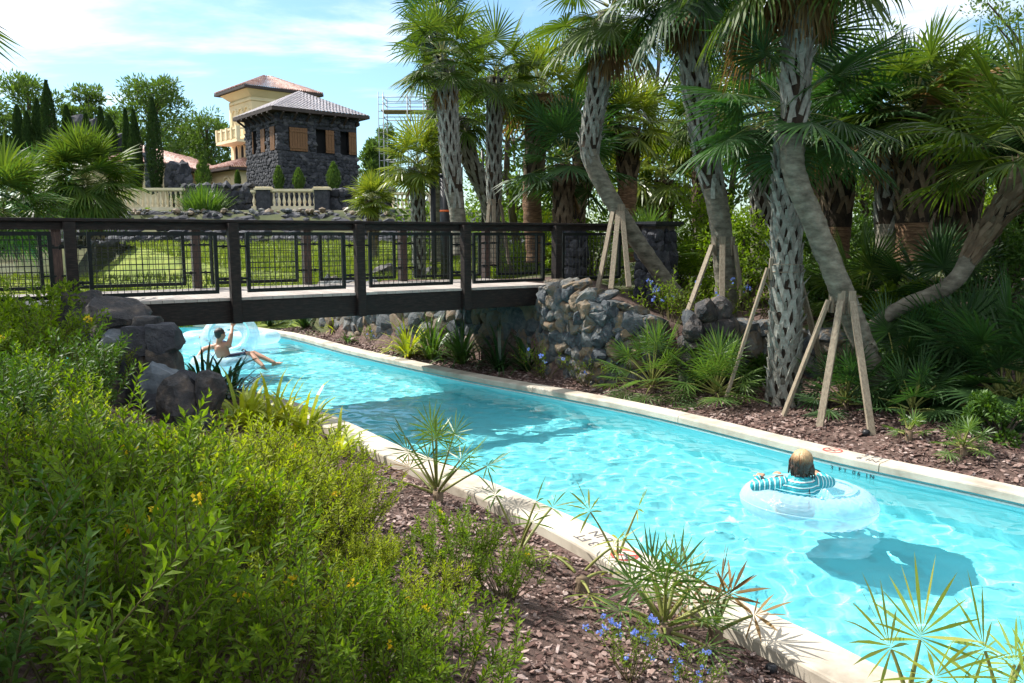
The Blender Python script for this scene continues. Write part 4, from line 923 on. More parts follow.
# tall palm off the left edge; its shade falls over the foreground shrubs, its frond tips show at the top left
palm('palm_tree', 'palm just beyond the left edge whose frond tips reach into the top left corner', [(-9.0, 10.4, 1.4), (-8.9, 10.5, 3.4), (-8.75, 10.5, 5.5)], .2, .22, 87, LG, boot=(.3, 1), nb=9, bstep=.13, bw=.07, bln=.3, nf=34, pet=1.0, R=1.1, nl=36, droop=.45, dead=2, leaf='sabal', segs=3, emin=-45)
palm('palm_tree', 'second palm beyond the left edge shading the bottom left corner', [(-6.0, 3.7, 1.3), (-5.9, 3.7, 3.2), (-5.8, 3.7, 4.6)], .2, .22, 89, LG, boot=(.3, 1), nb=9, bstep=.13, bw=.07, bln=.3, nf=34, pet=1.0, R=1.1, nl=34, droop=.45, dead=2, leaf='sabal', segs=3, emin=-45)

# braces
def foot(px, py, Y=None):
    p = onground(px, py); return (p.x, p.y, p.z)
brace('palm_brace', 'three timber props leaning on the bent palm, nearest the water', (4.2, 9.6, .25), PT(846, 300, 10.22), [foot(782, 416), foot(819, 428), foot(873, 436)], col_r=.23)
brace('palm_brace', 'pair of timber props either side of the scaly palm trunk', (3.6, 10.6, .25), PT(786, 268, 10.75), [foot(723, 404), (4.55, 11.4, .5)], col_r=.24)
brace('palm_brace', 'timber props round the fibrous palm behind the stone pier', (3.45, 12.6, .9), PT(722, 245, 12.6), [PT(688, 308, 12.2), PT(722, 300, 12.0), PT(742, 296, 12.35)], col_r=.22)
brace('palm_brace', 'timber props holding the left-leaning palm above the stone abutment', (2.0, 13.3, 1.5), PT(620, 212, 14.05), [PT(597, 290, 13.6), PT(611, 286, 13.1), PT(629, 284, 13.1)], col_r=.2)
brace('palm_brace', 'props round the slim pale palm behind the bridge', (-.4, 19, 1.3), PT(494, 205, 19), [PT(484, 262, 18.6), PT(494, 262, 18.4), PT(509, 262, 18.7)], col_r=.22)

# ------------------------------------------------------------------ palmettos
def place(root, p, rz=0, s=1, label=None, group=None):
    root.location = p; root.rotation_euler[2] = rz; root.scale = (s, s, s)
    if label: root['label'] = label
    if group: root['group'] = group
    return root
def palmetto(label, p, seed, nf, pet, R, nl, leaf, group='saw palmettos in the mulch', droop=.18, emin=5, dead=0, width=.8, gold=0, stemr=.05, emax=85):
    e = empty('palmetto', p, label, 'palmetto', group); p = Vector(p)
    c = crown(p + Vector((0, 0, .06)), (0, 0, 1), nf, pet, R, nl, seed, droop, dead, emin, emax, width=width, mats=None, stiff=.5, gold=gold); c.build('fronds', [M[leaf], M['petiole'], M['dead']], e)
    mb = MB(); mb.tube([p - Vector((0, 0, .1)), p + Vector((.01, 0, .1))], [stemr, stemr * .8], 8, jit=.5); mb.build('stump', M['bootbrown'], e); return e
palmetto('bushy palmetto in front of the stone abutment wall', onground(652, 392), 101, 34, .50, .38, 22, 'palmetto', droop=.3, width=.6)
palmetto('rounded bright palmetto in front of the stone pier', onground(717, 400), 102, 34, .42, .38, 22, 'palmetto', droop=.3, width=.6)
palmetto('palmetto behind the timber props of the bent palm', onground(845, 410), 103, 22, .36, .38, 22, 'sabaldark', droop=.2)
palmetto('upright palmetto standing at the near coping edge by the middle of the pool', onground(437, 500), 104, 15, .46, .26, 15, 'palmetto', droop=.12, width=.5, gold=.05, emin=25)
palmetto('low palmetto at the bottom beside the blue flowers', onground(664, 640), 105, 22, .24, .25, 14, 'palmetto', droop=.2, width=.45, gold=.05)
palmetto('golden palmetto fans at the bottom right corner over the coping', onz(905, 705, .14) + Vector((-.05, -.12, 0)), 106, 3, .20, .36, 15, 'palmettogold', droop=.22, width=.42, emin=50)
palmetto('golden-green palmetto right in the bottom right corner', onz(985, 715, .12) + Vector((-.02, -.16, 0)), 107, 4, .22, .34, 14, 'palmettogold', droop=.22, width=.42, emin=45)
palmetto('thin palmetto seedling with bronze fans by the near depth marking', onground(617, 572), 108, 3, .36, .22, 8, 'palmettogold', droop=.3, width=.35, emin=45)
palmetto('thin palmetto seedling left of the depth marking', onground(520, 560), 109, 4, .34, .20, 9, 'palmetto', droop=.3, width=.35, emin=40)
palmetto('pale split palmetto fans lying between the shrubs and the near coping', onground(580, 590), 110, 4, .26, .24, 9, 'palmettogold', droop=.45, width=.3, emin=-5, emax=50)
palmetto('bronze-tipped palmetto just right of the low palmetto', onground(714, 640), 111, 7, .22, .24, 9, 'dead', droop=.12, width=.45, emin=20)
palmetto('dark palmetto at the foot of the bent palm on its right side', onground(912, 418), 112, 14, .32, .42, 24, 'sabaldark', droop=.3)
palmetto('tiny bright palmetto by the far coping right of the props', onground(908, 440), 113, 7, .10, .16, 12, 'palmetto', droop=.1)
palmetto('small bright fern-like palmetto near the far right coping', onground(962, 455), 114, 14, .14, .18, 14, 'palmetto', droop=.35, width=.7)
for k, (px, py, s, lab) in enumerate(((1000, 385, .9, 'big dark palmetto drooping over the mulch at the right edge'), (955, 362, 1.0, 'deep green palmetto clump behind the drooping one'), (1020, 340, 1.2, 'tall deep green palmetto clump against the right edge'), (900, 335, .9, 'glossy fan-leaved palmetto under the creeping trunk'), (860, 300, 1.1, 'sunlit glossy palmetto left of the creeping trunk'), (930, 300, 1.1, 'dark glossy palmetto behind the creeping trunk'))):
    q = onground(px, py + 25); palmetto(lab, q, 120 + k, 22, .62 * s, .62 * s, 36, 'sabaldark' if k != 4 else 'sabal', group='large dark palmettos on the right bank', droop=.5, width=1.0, emin=-5)
palmetto('yellow-green palmetto fans on the terrace behind the handrail end', PT(645, 262, 16.5), 131, 20, .5, .5, 20, 'palmetto')

# ------------------------------------------------------------------ shrubs
def shrub_proto(seed, leaf, H, W, stems, lf, per, fl, name='shrub', stemm='stem', fm='yflower'):
    S, F, Y = shrub_mesh(seed, H, W, stems, lf, per, fl); e = empty(name, (0, 0, 0), None, 'shrub')
    S.build('stems', M[stemm], e); F.add(Y.v, Y.f, 1); F.build('foliage', [M[leaf], M[fm]], e)
    return e
protos = {('green', 0): shrub_proto(1, 'shrub', .62, .42, 38, .044, 24, 1), ('green', 1): shrub_proto(2, 'shrub', .52, .44, 36, .042, 24, 1), ('yellow', 0): shrub_proto(3, 'shrubyel', .54, .42, 44, .036, 26, 1), ('yellow', 1): shrub_proto(4, 'shrubyel', .44, .42, 42, .034, 26, 1), ('deep', 0): shrub_proto(5, 'shrubdark', .58, .44, 38, .046, 24, 1)}
used = set()
def inst(key, p, rz, s, label, group):
    o = protos[key]
    if key in used: o = copy_tree(o)
    else: used.add(key)
    o.location = p; o.rotation_euler = (0, 0, rz); o.scale = (s, s, s); o['label'] = label; o['group'] = group; return o
SG = 'leafy shrubs massed on the near bank'
ordn = ['first', 'second', 'third', 'fourth', 'fifth', 'sixth', 'seventh', 'eighth', 'ninth', 'tenth']
rr = random.Random(77)
rows = [  # ground row: pixel y of the base, list of pixel x, name of the row
    (410, [-25, 28, 78], 'highest row under the bridge'), (450, [-40, 12, 55], 'row left of the boulders'), (478, [-30, 18, 66], 'row just below the boulders'),
    (508, [-10, 45, 98, 152, 205, 250, 295, 325], 'upper middle row'), (545, [-30, 30, 95, 155, 215, 270, 320, 352], 'middle row'), (595, [62, 135, 205, 270, 335, 368], 'lower middle row'), (655, [105, 195, 275, 345, 392], 'second row from the bottom'), (735, [-20, 85, 185, 285, 375, 440], 'bottom row')]
for ri, (py, xs, rn) in enumerate(rows):
    for k, px in enumerate(xs):
        x = px + rr.uniform(-8, 8); p = onground(x, py + rr.uniform(-8, 8))
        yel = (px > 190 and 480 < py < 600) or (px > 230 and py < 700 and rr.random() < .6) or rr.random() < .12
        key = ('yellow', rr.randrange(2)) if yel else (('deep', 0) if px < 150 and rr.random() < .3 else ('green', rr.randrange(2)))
        s = rr.uniform(.75, 1.28) * (.85 if px > 330 or (px > 100 and py < 500) else 1); 
        if py <= 455 and px < 90: s *= 1.3
        if px > 300: s *= .85
        if py == 508 and 85 < px < 240: s *= .78
        look = {'yellow': 'fine yellow-green', 'green': 'bright green', 'deep': 'deep green'}[key[0]]
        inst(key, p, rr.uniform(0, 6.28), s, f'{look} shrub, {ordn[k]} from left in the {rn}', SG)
inst(('green', 1), onground(505, 600), 1.2, .6, 'small bright green shrub standing alone in the mulch left of the thin palmettos', SG)
inst(('green', 0), onground(455, 590), 2.2, .7, 'bright green shrub with yellow flowers at the mulch edge of the shrub mass', SG)
# tall sunlit bush at the far left under the bridge
S, F = bush_mesh(9, .66, .6, .66, 4600, .08, 30, .40); p = onground(28, 388); e = empty('bush', p, 'tall sunlit glossy bush at the left edge in front of the bridge mesh', 'bush')
for mb_, nm, mt in ((S, 'branches', 'stem'), (F, 'foliage', 'shrub')):
    mb_.v = [(v[0] + p.x, v[1] + p.y, v[2] + p.z + .62) for v in mb_.v]; mb_.build(nm, M[mt], e)
# plumbago with blue flowers
def plumbago(label, p, s, seed, fl=14):
    S, F, Y = shrub_mesh(seed, .34, .3, 16, .04, 12, fl); e = empty('plumbago', p, label, 'flowering shrub', 'blue-flowered plumbago plants')
    e.scale = (s, s, s)
    F.add(Y.v, Y.f, 1)
    for mb_, nm, mt in ((S, 'stems', [M['stem']]), (F, 'foliage', [M['shrub'], M['bflower']])): o = mb_.build(nm, mt); o.parent = e
plumbago('blue-flowered plant at the bottom edge left of the low palmetto', onground(630, 682), .62, 201, 22); plumbago('blue-flowered sprigs at the bottom edge right of the low palmetto', onground(692, 692), .5, 202, 14)
plumbago('small leafy plant with pale blue flowers at the foot of the abutment wall', onground(588, 386), 1.15, 203, 4); plumbago('dark plant with blue flowers beside the coping under the bridge end', onground(545, 378), 1.4, 204, 4)
plumbago('blue-flowered bush behind the wall left of the props', PT(672, 318, 13.0) - Vector((0, 0, .2)), 2.0, 205, 6); plumbago('blue-flowered bush filling the gap behind the stone pier', PT(700, 322, 12.7) - Vector((0, 0, .2)), 2.0, 206, 5); plumbago('blue-flowered bush between the propped palm and the scaly palm', PT(752, 318, 12.4) - Vector((0, 0, .2)), 1.9, 207, 5)
plumbago('pale leafy plant at the left of the mulch under the bridge', onground(372, 340), .9, 208, 6)
# strap-leaf clumps
def clump(label, p, seed, n, L, w, mt, group, droop=.9, up=60, sp=.06, name='strap_leaf_plant'):
    F = strap_clump(seed, n, L, w, droop, up, sp); F.v = [(v[0] + p.x, v[1] + p.y, v[2] + p.z) for v in F.v]
    o = F.build(name, M[mt], None, p); tag(o, label, 'strap-leaf plant', group); return o
G1 = 'strap-leaf plants on the far bank under the bridge'
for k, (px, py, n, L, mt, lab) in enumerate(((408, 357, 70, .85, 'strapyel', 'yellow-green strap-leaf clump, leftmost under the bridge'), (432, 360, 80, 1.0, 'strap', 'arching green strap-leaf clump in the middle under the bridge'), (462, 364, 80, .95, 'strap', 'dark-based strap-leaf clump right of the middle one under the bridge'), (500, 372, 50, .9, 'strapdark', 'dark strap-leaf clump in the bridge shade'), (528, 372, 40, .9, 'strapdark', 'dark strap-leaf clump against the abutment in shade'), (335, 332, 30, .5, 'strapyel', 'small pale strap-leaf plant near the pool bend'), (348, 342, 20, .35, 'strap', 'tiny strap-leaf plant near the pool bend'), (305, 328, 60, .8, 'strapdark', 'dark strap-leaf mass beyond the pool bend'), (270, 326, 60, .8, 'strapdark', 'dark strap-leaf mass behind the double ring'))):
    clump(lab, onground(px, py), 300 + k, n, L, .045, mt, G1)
G2 = 'strap-leaf plants beside the boulder wall'
for k, (px, py, n, L, mt, lab) in enumerate(((205, 402, 60, 1.0, 'strapdark', 'dark glossy strap-leaf plant between the boulders and the man in the water'), (228, 398, 46, .85, 'strapdark', 'lower dark strap-leaf plant next to the pool'), (243, 426, 50, .72, 'strapyel', 'yellow striped strap-leaf clump right of the end boulder'), (272, 430, 60, .76, 'strapyel', 'yellow striped strap-leaf clump in the middle at the pool edge'), (300, 436, 50, .7, 'strapyel', 'yellow striped strap-leaf clump furthest right at the pool edge'), (335, 454, 30, .48, 'strapyel', 'sparse yellow strap-leaf clump near the start of the visible coping'))):
    clump(lab, onground(px, py), 320 + k, n, L, .05, mt, G2, droop=.9, up=56, sp=.2)
# ------------------------------------------------------------------ bushes and trees behind
def bush(label, p, rx, ry, rz, n, leaf, mt, seed, group=None, name='bush', cat='bush', clumps=18, aspect=.5, inner=.35):
    S, F = bush_mesh(seed, rx, ry, rz, n, leaf, clumps, aspect, inner=inner); e = empty(name, (p[0], p[1], p[2]), label, cat, group)
    for mb_, nm, mt_ in ((S, 'branches', 'bark'), (F, 'foliage', mt)):
        mb_.v = [(v[0] + p[0], v[1] + p[1], v[2] + p[2] + rz * .9) for v in mb_.v]; mb_.build(nm, M[mt_], e)
    return e
BG = 'broadleaf bushes behind the stone walls'
for k, (px, py, Y, rx, rz, n, lf, mt, lab) in enumerate((
    (672, 262, 16.5, .9, .85, 5000, .07, 'shrub', 'bright green bush right of the end pillar'), (742, 265, 15.2, 1.0, 1.0, 6500, .075, 'shrub', 'large rounded bush between the propped palm and the scaly palm'),
    (592, 262, 19, 1.0, .8, 3500, .08, 'shrub', 'green bush behind the far pillar'), (510, 268, 21.5, .9, .6, 3000, .08, 'shrub', 'low green bush under the bridge palms'), (545, 268, 22.5, 1.0, .8, 3000, .09, 'shrubyel', 'light green bush behind the brown palm'),
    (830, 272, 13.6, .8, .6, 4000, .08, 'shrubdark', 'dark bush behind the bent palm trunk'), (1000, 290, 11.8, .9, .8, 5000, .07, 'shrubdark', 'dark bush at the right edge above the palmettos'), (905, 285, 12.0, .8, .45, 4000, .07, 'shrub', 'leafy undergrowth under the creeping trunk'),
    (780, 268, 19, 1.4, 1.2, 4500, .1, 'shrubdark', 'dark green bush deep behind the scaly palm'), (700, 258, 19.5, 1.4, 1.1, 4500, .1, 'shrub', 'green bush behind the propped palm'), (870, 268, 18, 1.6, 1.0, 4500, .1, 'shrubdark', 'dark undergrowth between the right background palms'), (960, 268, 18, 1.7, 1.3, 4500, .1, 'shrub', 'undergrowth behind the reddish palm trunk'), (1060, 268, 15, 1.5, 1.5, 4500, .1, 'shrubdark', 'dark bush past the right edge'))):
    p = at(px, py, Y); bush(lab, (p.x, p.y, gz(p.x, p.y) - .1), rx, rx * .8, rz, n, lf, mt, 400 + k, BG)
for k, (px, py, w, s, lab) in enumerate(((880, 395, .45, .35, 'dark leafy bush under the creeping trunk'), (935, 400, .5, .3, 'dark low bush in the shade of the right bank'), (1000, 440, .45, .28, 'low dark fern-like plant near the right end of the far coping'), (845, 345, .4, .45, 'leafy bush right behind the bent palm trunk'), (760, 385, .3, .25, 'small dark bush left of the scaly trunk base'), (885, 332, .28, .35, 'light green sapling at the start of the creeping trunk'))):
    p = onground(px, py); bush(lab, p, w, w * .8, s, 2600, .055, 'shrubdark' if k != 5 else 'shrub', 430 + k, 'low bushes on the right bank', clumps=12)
# distant wood closing the view behind the palms
def wood():
    r = random.Random(50); F = MB()
    for i in range(230):
        x = r.uniform(-3.5, 34); y = 27 + r.uniform(0, 8) + max(0, x) * .1; h = r.uniform(1.2, 6.2); 
        if x < 2 and h > 4.2: h *= .55
        c = Vector((x, y, h)); rr = r.uniform(.6, 1.3)
        for k in range(170):
            d = rnd_dir(r); q = c + d * rr * r.random() ** .4; s = r.uniform(.14, .26); leafquad(F, q, (d + rnd_dir(r)).normalized(), d, s, s * .5)
    tag(F.build('background_foliage', M['far']), 'mass of sunlit greenery closing the view behind the palms', 'foliage', kind='stuff')
wood()
def tall_tree(name, label, base, H, R, seed, mt, group, n_l=9, tuft=70, cat='tree', leafs=.34, crown_from=.45, flat=.6, aspect=.22, clr=.2, nper=16):
    r = random.Random(seed); b = Vector(base); e = empty(name, base, label, cat, group); T = MB()
    top = b + Vector((r.uniform(-.4, .4), r.uniform(-.4, .4), H * .92)); T.tube([b, b.lerp(top, .5) + Vector((r.uniform(-.3, .3), 0, 0)), top], [H * .022, H * .015, H * .006], 8, jit=.2)
    F = MB()
    for i in range(tuft):
        f = r.random(); z = crown_from + (1 - crown_from) * f; w = math.sin(PI * min(1, max(.12, (1 - f) * .8 + .12))) ** .6
        a = r.uniform(0, 6.28); rad_ = R * w * r.uniform(.35, 1); c = b + Vector((math.cos(a) * rad_, math.sin(a) * rad_, H * z * r.uniform(.94, 1.04)))
        if i % 3 == 0: T.tube([b + (top - b) * max(.3, z - .15), b + (top - b) * (z - .05) + (c - b - (top - b) * z) * .5, c], [H * .007, H * .004, .02], 4, cap=False)
        rr = R * clr * r.uniform(.7, 1.3)
        for k in range(nper * 4):
            d = rnd_dir(r); q = c + Vector((d.x, d.y, d.z * flat)) * rr * r.random() ** .4; s = leafs * r.uniform(.6, 1.3)
            leafquad(F, q, (d + Vector((0, 0, .6)) + rnd_dir(r) * .5).normalized(), rnd_dir(r), s, s * aspect)
    T.build('trunk', M['bark'], e); F.build('crown', M[mt], e); return e
PGN = 'pines on the skyline'
for k, (px, ty, Y, Rp, lab) in enumerate(((22, 80, 85, 34, 'broad pine at the far left of the skyline'), (84, 92, 88, 24, 'pine left of the tall cypresses'), (152, 82, 86, 34, 'tall pine behind the cypresses'), (208, 115, 92, 26, 'lower pine next to the yellow building'), (375, 142, 95, 13, 'distant pine right of the dark stone tower'), (385, 128, 120, 10, 'faraway pine beside the scaffolding'), (118, 110, 95, 20, 'pine filling the gap between taller pines'), (-30, 85, 84, 30, 'pine past the left edge'), (180, 125, 99, 24, 'pine behind the tile-roofed house'))):
    t = at(px, ty, Y); R = Rp / FPX * Y; tall_tree('pine_tree', lab, (t.x, Y, 3.8), t.z - 3.8, R, 500 + k, 'pine', PGN, tuft=105, leafs=.5, crown_from=.3, aspect=.3, clr=.30, nper=20)
t = at(1035, -5, 22); tall_tree('broadleaf_tree', 'fine-leaved tree against the sky in the top right corner', (t.x, 22, 1.5), t.z - 1.5 + .8, 2.0, 560, 'far', None, tuft=70, leafs=.12, crown_from=.4, aspect=.45, clr=.2)
t = at(800, -60, 30); tall_tree('broadleaf_tree', 'tall tree whose crown shows between the palms at the top centre', (t.x, 30, 1.5), t.z - 1.5, 3.4, 561, 'far', None, tuft=80, leafs=.2, crown_from=.3, aspect=.45, clr=.2)
for k, (px, ty, Y, w, lab) in enumerate(((520, 60, 27, 2.4, 'tree filling the gap left of the brown palm'), (585, 40, 30, 2.8, 'tree behind the leaning palm crown'), (650, 30, 28, 2.6, 'tree behind the propped palms'), (730, 50, 26, 2.6, 'tree behind the scaly palm'), (880, 70, 25, 3.0, 'tree above the right background palms'), (960, 95, 24, 2.8, 'tree behind the right edge palms'))):
    t = at(px, ty, Y); tall_tree('broadleaf_tree', lab, (t.x, Y, 1.5), t.z - 1.5, w, 570 + k, 'far', 'trees behind the palms', tuft=60, leafs=.2, crown_from=.3, aspect=.45, clr=.2)
# cypresses
CG = 'columnar cypresses by the balustrade'
def cypress(px, ty, by, Y, wpx, label, seed, group=CG, mt='cypress', n=4200):
    t = at(px, ty, Y); b = at(px, by, Y); H = t.z - b.z; w = wpx / 2 / FPX * Y; S, F = bush_mesh(seed, w, w, H / 2, n, .16, 46, .45, 'spindle', inner=.15)
    e = empty('cypress', (b.x, b.y, b.z), label, 'cypress', group)
    for mb_, nm, m_ in ((S, 'branches', 'bark'), (F, 'foliage', mt)):
        mb_.v = [(v[0] + b.x, v[1] + b.y, v[2] + b.z + H / 2) for v in mb_.v]; mb_.build(nm, M[m_], e)
for k, a in enumerate(((157, 99, 192, 46, 17, 'tallest cypress right behind the left balustrade'), (138, 111, 192, 46.5, 14, 'slightly shorter cypress left of the tallest one'), (130, 110, 192, 48, 9, 'slim cypress furthest left of the balustrade trio'), (51, 82, 150, 50, 15, 'pointed cypress standing alone above the bushy palms'),
    (20, 106, 150, 52, 11, 'small cypress at the far left above the left edge palm'), (40, 100, 150, 53, 13, 'small cypress just left of the pointed one'), (69, 107, 150, 52, 10, 'small cypress just right of the pointed one'), (103, 108, 152, 54, 8, 'slim low cypress near the dark rocks'), (111, 117, 152, 50, 14, 'stubby round cypress near the dark rocks'), (88, 115, 150, 53, 9, 'low cypress between dark boulders'), (29, 113, 150, 50, 9, 'brownish low cypress at the left'))):
    cypress(a[0], a[1], a[2], a[3], a[4], a[5], 600 + k)
JG = 'small conifers beside the dark tower'
for k, a in enumerate(((279, 168, 190, 45, 10, 'small conifer in front of the tower corner'), (299, 170, 190, 45, 12, 'small conifer in the middle of the tower front'), (334, 164, 190, 45, 14, 'largest small conifer near the tower right side'), (204, 157, 190, 50, 16, 'loose green conifer beside the standing dark rock'), (238, 172, 188, 54, 5, 'tiny conifer by the yellow building'))):
    cypress(*a, 640 + k, group=JG, mt='pine', n=1500)

# ------------------------------------------------------------------ rocks, walls, balustrades beyond the lawn
def rock_bank():
    r = random.Random(90); mb = MB()
    for i in range(620):
        x = r.uniform(-27, 2.5); f = r.random(); y = 37.6 + f * 3.2; z = 2.15 + sstep(f) * 1.25; s = r.uniform(.3, .7)
        rock(mb, (x, y, z), (s * 1.3, s, s * .75), r.uniform(0, 3), r.randrange(9999), n=2, cuts=7)
    o = mb.build('rock_bank', M['lava'], None, (-12, 39, 2)); tag(o, 'long dark lava-rock bank rising behind the sunlit lawn', 'rock bank')
    mb = MB()
    for i in range(190):
        x = r.uniform(-27, 1.5); y = 40.6 + r.uniform(-.6, .8); s = r.uniform(.15, .34); rock(mb, (x, y, 3.62 + r.uniform(-.1, .14)), (s * 1.3, s, s * .8), r.uniform(0, 3), r.randrange(9999), n=1, cuts=6)
    o = mb.build('loose_stones', M['rock'], None, (-12, 40.8, 3.9)); tag(o, 'loose grey stones strewn along the top of the dark rock bank', 'stones', kind='stuff')
rock_bank()
def lawn_rocks():
    r = random.Random(91)
    for k, (px, py, s, lab) in enumerate(((388, 279, .5, 'dark rock on the lawn left of the bright young palm'), (432, 282, .35, 'small dark rock on the lawn right of the bright young palm'))):
        p = at(px, py, 23.5); p.z = gz(p.x, p.y) + .12; mb = MB(); rock(mb, p, (s * 1.4, s, s), r.uniform(0, 3), 70 + k); o = mb.build('rock', M['boulder'], None, p); tag(o, lab, 'rock')
lawn_rocks()
def dark_wall(label, x0, x1, ty, by, Y, seed):
    a = at(x0, ty, Y); b = at(x1, ty, Y); zb = at(x0, by, Y).z; stone_wall('stone_wall', label, [V(a.x, Y), V(b.x, Y)], lambda s: a.z, lambda s: zb, M['lava'], .42, .6, seed, n=1, group='dark stone walls by the balustrades')
dark_wall('dark stone wall behind the grass clump left of the tower', 184, 258, 186, 214, 43.4, 1); dark_wall('dark stone wall right of the middle balustrade under the tower', 318, 392, 190, 214, 43.4, 2); dark_wall('dark stone wall at the foot of the right balustrade', 385, 450, 213, 219, 43.1, 3)
dark_wall('dark stone wall below the left balustrade', 98, 186, 211, 216, 43.1, 5)
def balustrade(label, x0, x1, ty, by, Y, nb, piers=()):
    a = at(x0, ty, Y); b = at(x1, ty, Y); zt = a.z; zb = at(x0, by, Y).z; e = empty('balustrade', ((a.x + b.x) / 2, Y, zb), label, 'balustrade', 'cream balustrades')
    mb = MB(); mb.box(((a.x + b.x) / 2, Y, zt - .06), (b.x - a.x + .1, .34, .12)); mb.box(((a.x + b.x) / 2, Y, zt - .145), (b.x - a.x + .02, .24, .05)); mb.build('top_rail', M['cream'], e)
    mb = MB(); mb.box(((a.x + b.x) / 2, Y, zb + .10), (b.x - a.x + .05, .32, .2)); mb.build('bottom_rail', M['cream'], e)
    h = zt - .17 - (zb + .2)
    for k in range(nb):
        x = lerp(a.x, b.x, (k + .5) / nb); m = MB(); prof = [(.07, 0), (.07, .06), (.045, .09), (.085, .25), (.095, .34), (.07, .5), (.042, .68), (.04, .8), (.065, .88), (.065, 1)]
        m.lathe((x, Y, zb + .2), [(r_, z_ * h) for r_, z_ in prof], 10); m.build('baluster', M['cream'], e)
    for x, w in piers:
        p = at(x, ty, Y); 
        m = MB(); m.box((p.x, Y, zt - .0), (w + .16, .62, .1)); m.box((p.x, Y, zt + .08), (w + .04, .5, .07)); m.build('pier_cap', M['cream'], e)
        m = MB(); m.box((p.x, Y, (zt + zb) / 2 - .1), (w, .46, zt - zb + .1)); m.build('pier', M['lava'], e)
balustrade('cream balustrade at the left behind the large round palm', 103, 183, 188, 211, 43, 16)
balustrade('cream balustrade in the middle below the dark stone tower', 271, 317, 189, 210, 43, 9, ((264, .75), (322, .75)))
balustrade('short cream balustrade section left of the middle one', 252, 259, 190, 210, 43, 2)
balustrade('cream balustrade at the right behind the two small palms', 391, 440, 192, 212, 43, 11)
def standing_rock():
    e = empty('standing_rocks', at(178, 188, 46), 'tall standing pile of dark lava rock in front of the tile-roofed house', 'rock pile'); mb = MB(); r = random.Random(6)
    for k in range(26):
        z = r.random(); p = at(170 + 16 * r.random() * (1 - .3 * z) + 3 * z, lerp(190, 164, z), 46); rock(mb, p, (.6, .8, .85), r.uniform(0, 3), 900 + k, n=2)
    mb.build('rocks', M['lava'], e)
    e = empty('standing_rocks', at(150, 190, 47), 'pale-topped column of rocks between the two tallest cypresses', 'rock pile'); mb = MB()
    for k in range(12): p = at(148 + 4 * r.random(), lerp(190, 148, k / 11), 47.5); rock(mb, p, (.5, .6, .5), r.uniform(0, 3), 950 + k, n=2)
    mb.build('rocks', M['bluestone'], e)
    e = empty('standing_rocks', at(85, 150, 56), 'dark boulders showing between the small cypresses', 'rock pile'); mb = MB()
    for x, y, s in ((80, 123, 1.3), (95, 128, 1.1), (122, 143, 1.0), (100, 136, 1.2), (84, 134, 1.4), (112, 146, 1.3), (76, 142, 1.5), (92, 146, 1.6)): rock(mb, at(x, y, 56), (s, s, s), r.uniform(0, 3), int(x), n=2)
    mb.build('rocks', M['lava'], e)
standing_rock()
F = strap_clump(77, 420, 1.5, .05, .55, 75, 1.0); p = at(203, 214, 42); p2 = at(216, 214, 42)
F.v = [(v[0] * 1.15 + p.x, v[1] + p.y, v[2] + p.z) for v in F.v]; tag(F.build('grass_clump', M['strap'], None, p), 'tall feathery green grass clump in front of the dark stone wall', 'grass clump')
p = at(97, 212, 41); 
for k, (px, lab) in enumerate(((118, 'low leafy plant under the left end of the left balustrade'), (133, 'low yellow-green plant under the left balustrade'), (150, 'low leafy plant under the middle of the left balustrade'), (172, 'low pale plant under the right end of the left balustrade'))):
    p = at(px, 214, 41.8); bush(lab, (p.x, p.y, p.z - .5), .75, .5, .38, 700, .12, 'shrubyel' if k % 2 else 'shrub', 700 + k, 'low plants under the left balustrade', clumps=9)
# closed parasol
def parasol():
    b = at(203, 190, 52); e = empty('parasol', b, 'closed pale yellow parasol beside the conifer in front of the tile-roofed house', 'parasol'); m = MB(); m.tube([b, b + Vector((0, 0, 1.6))], .03, 8); m.build('pole', M['galv'], e)
    m = MB(); m.tube([b + Vector((0, 0, z)) for z in (.55, .7, 1.1, 1.6, 1.75)], [.12, .17, .14, .07, .02], 12, jit=.3); m.build('canopy', M['stuccolight'], e)
parasol()

# ------------------------------------------------------------------ buildings
def frame(o, ex):
    """local frame: ex horizontal unit, ey = left of it"""
    ex = Vector((ex[0], ex[1], 0)).normalized(); ey = Vector((-ex.y, ex.x, 0)); o = Vector(o)
    return (lambda a, b, z: Vector((o.x + ex.x * a + ey.x * b, o.y + ex.y * a + ey.y * b, z))), Matrix(((ex.x, ey.x, 0), (ex.y, ey.y, 0), (0, 0, 1)))
def wall_open(mb, P, a0, a1, z0, z1, b, th, holes, axis='a', mi=0):
    """wall panel split round rectangular openings; holes: (u0,u1,w0,w1)"""
    us = sorted({a0, a1, *[h[0] for h in holes], *[h[1] for h in holes]}); ws = sorted({z0, z1, *[h[2] for h in holes], *[h[3] for h in holes]})
    for u0, u1 in zip(us, us[1:]):
        for w0, w1 in zip(ws, ws[1:]):
            cu, cw = (u0 + u1) / 2, (w0 + w1) / 2
            if any(h[0] < cu < h[1] and h[2] < cw < h[3] for h in holes): continue
            cs = [(u, v, w) for u in (u0, u1) for v in (b, b + th) for w in (w0, w1)]
            vs = [tuple(P(u, v, w)) if axis == 'a' else tuple(P(v, u, w)) for u, v, w in cs]
            mb.add(vs, [(0, 1, 3, 2), (4, 6, 7, 5), (0, 4, 5, 1), (2, 3, 7, 6), (0, 2, 6, 4), (1, 5, 7, 3)], mi)
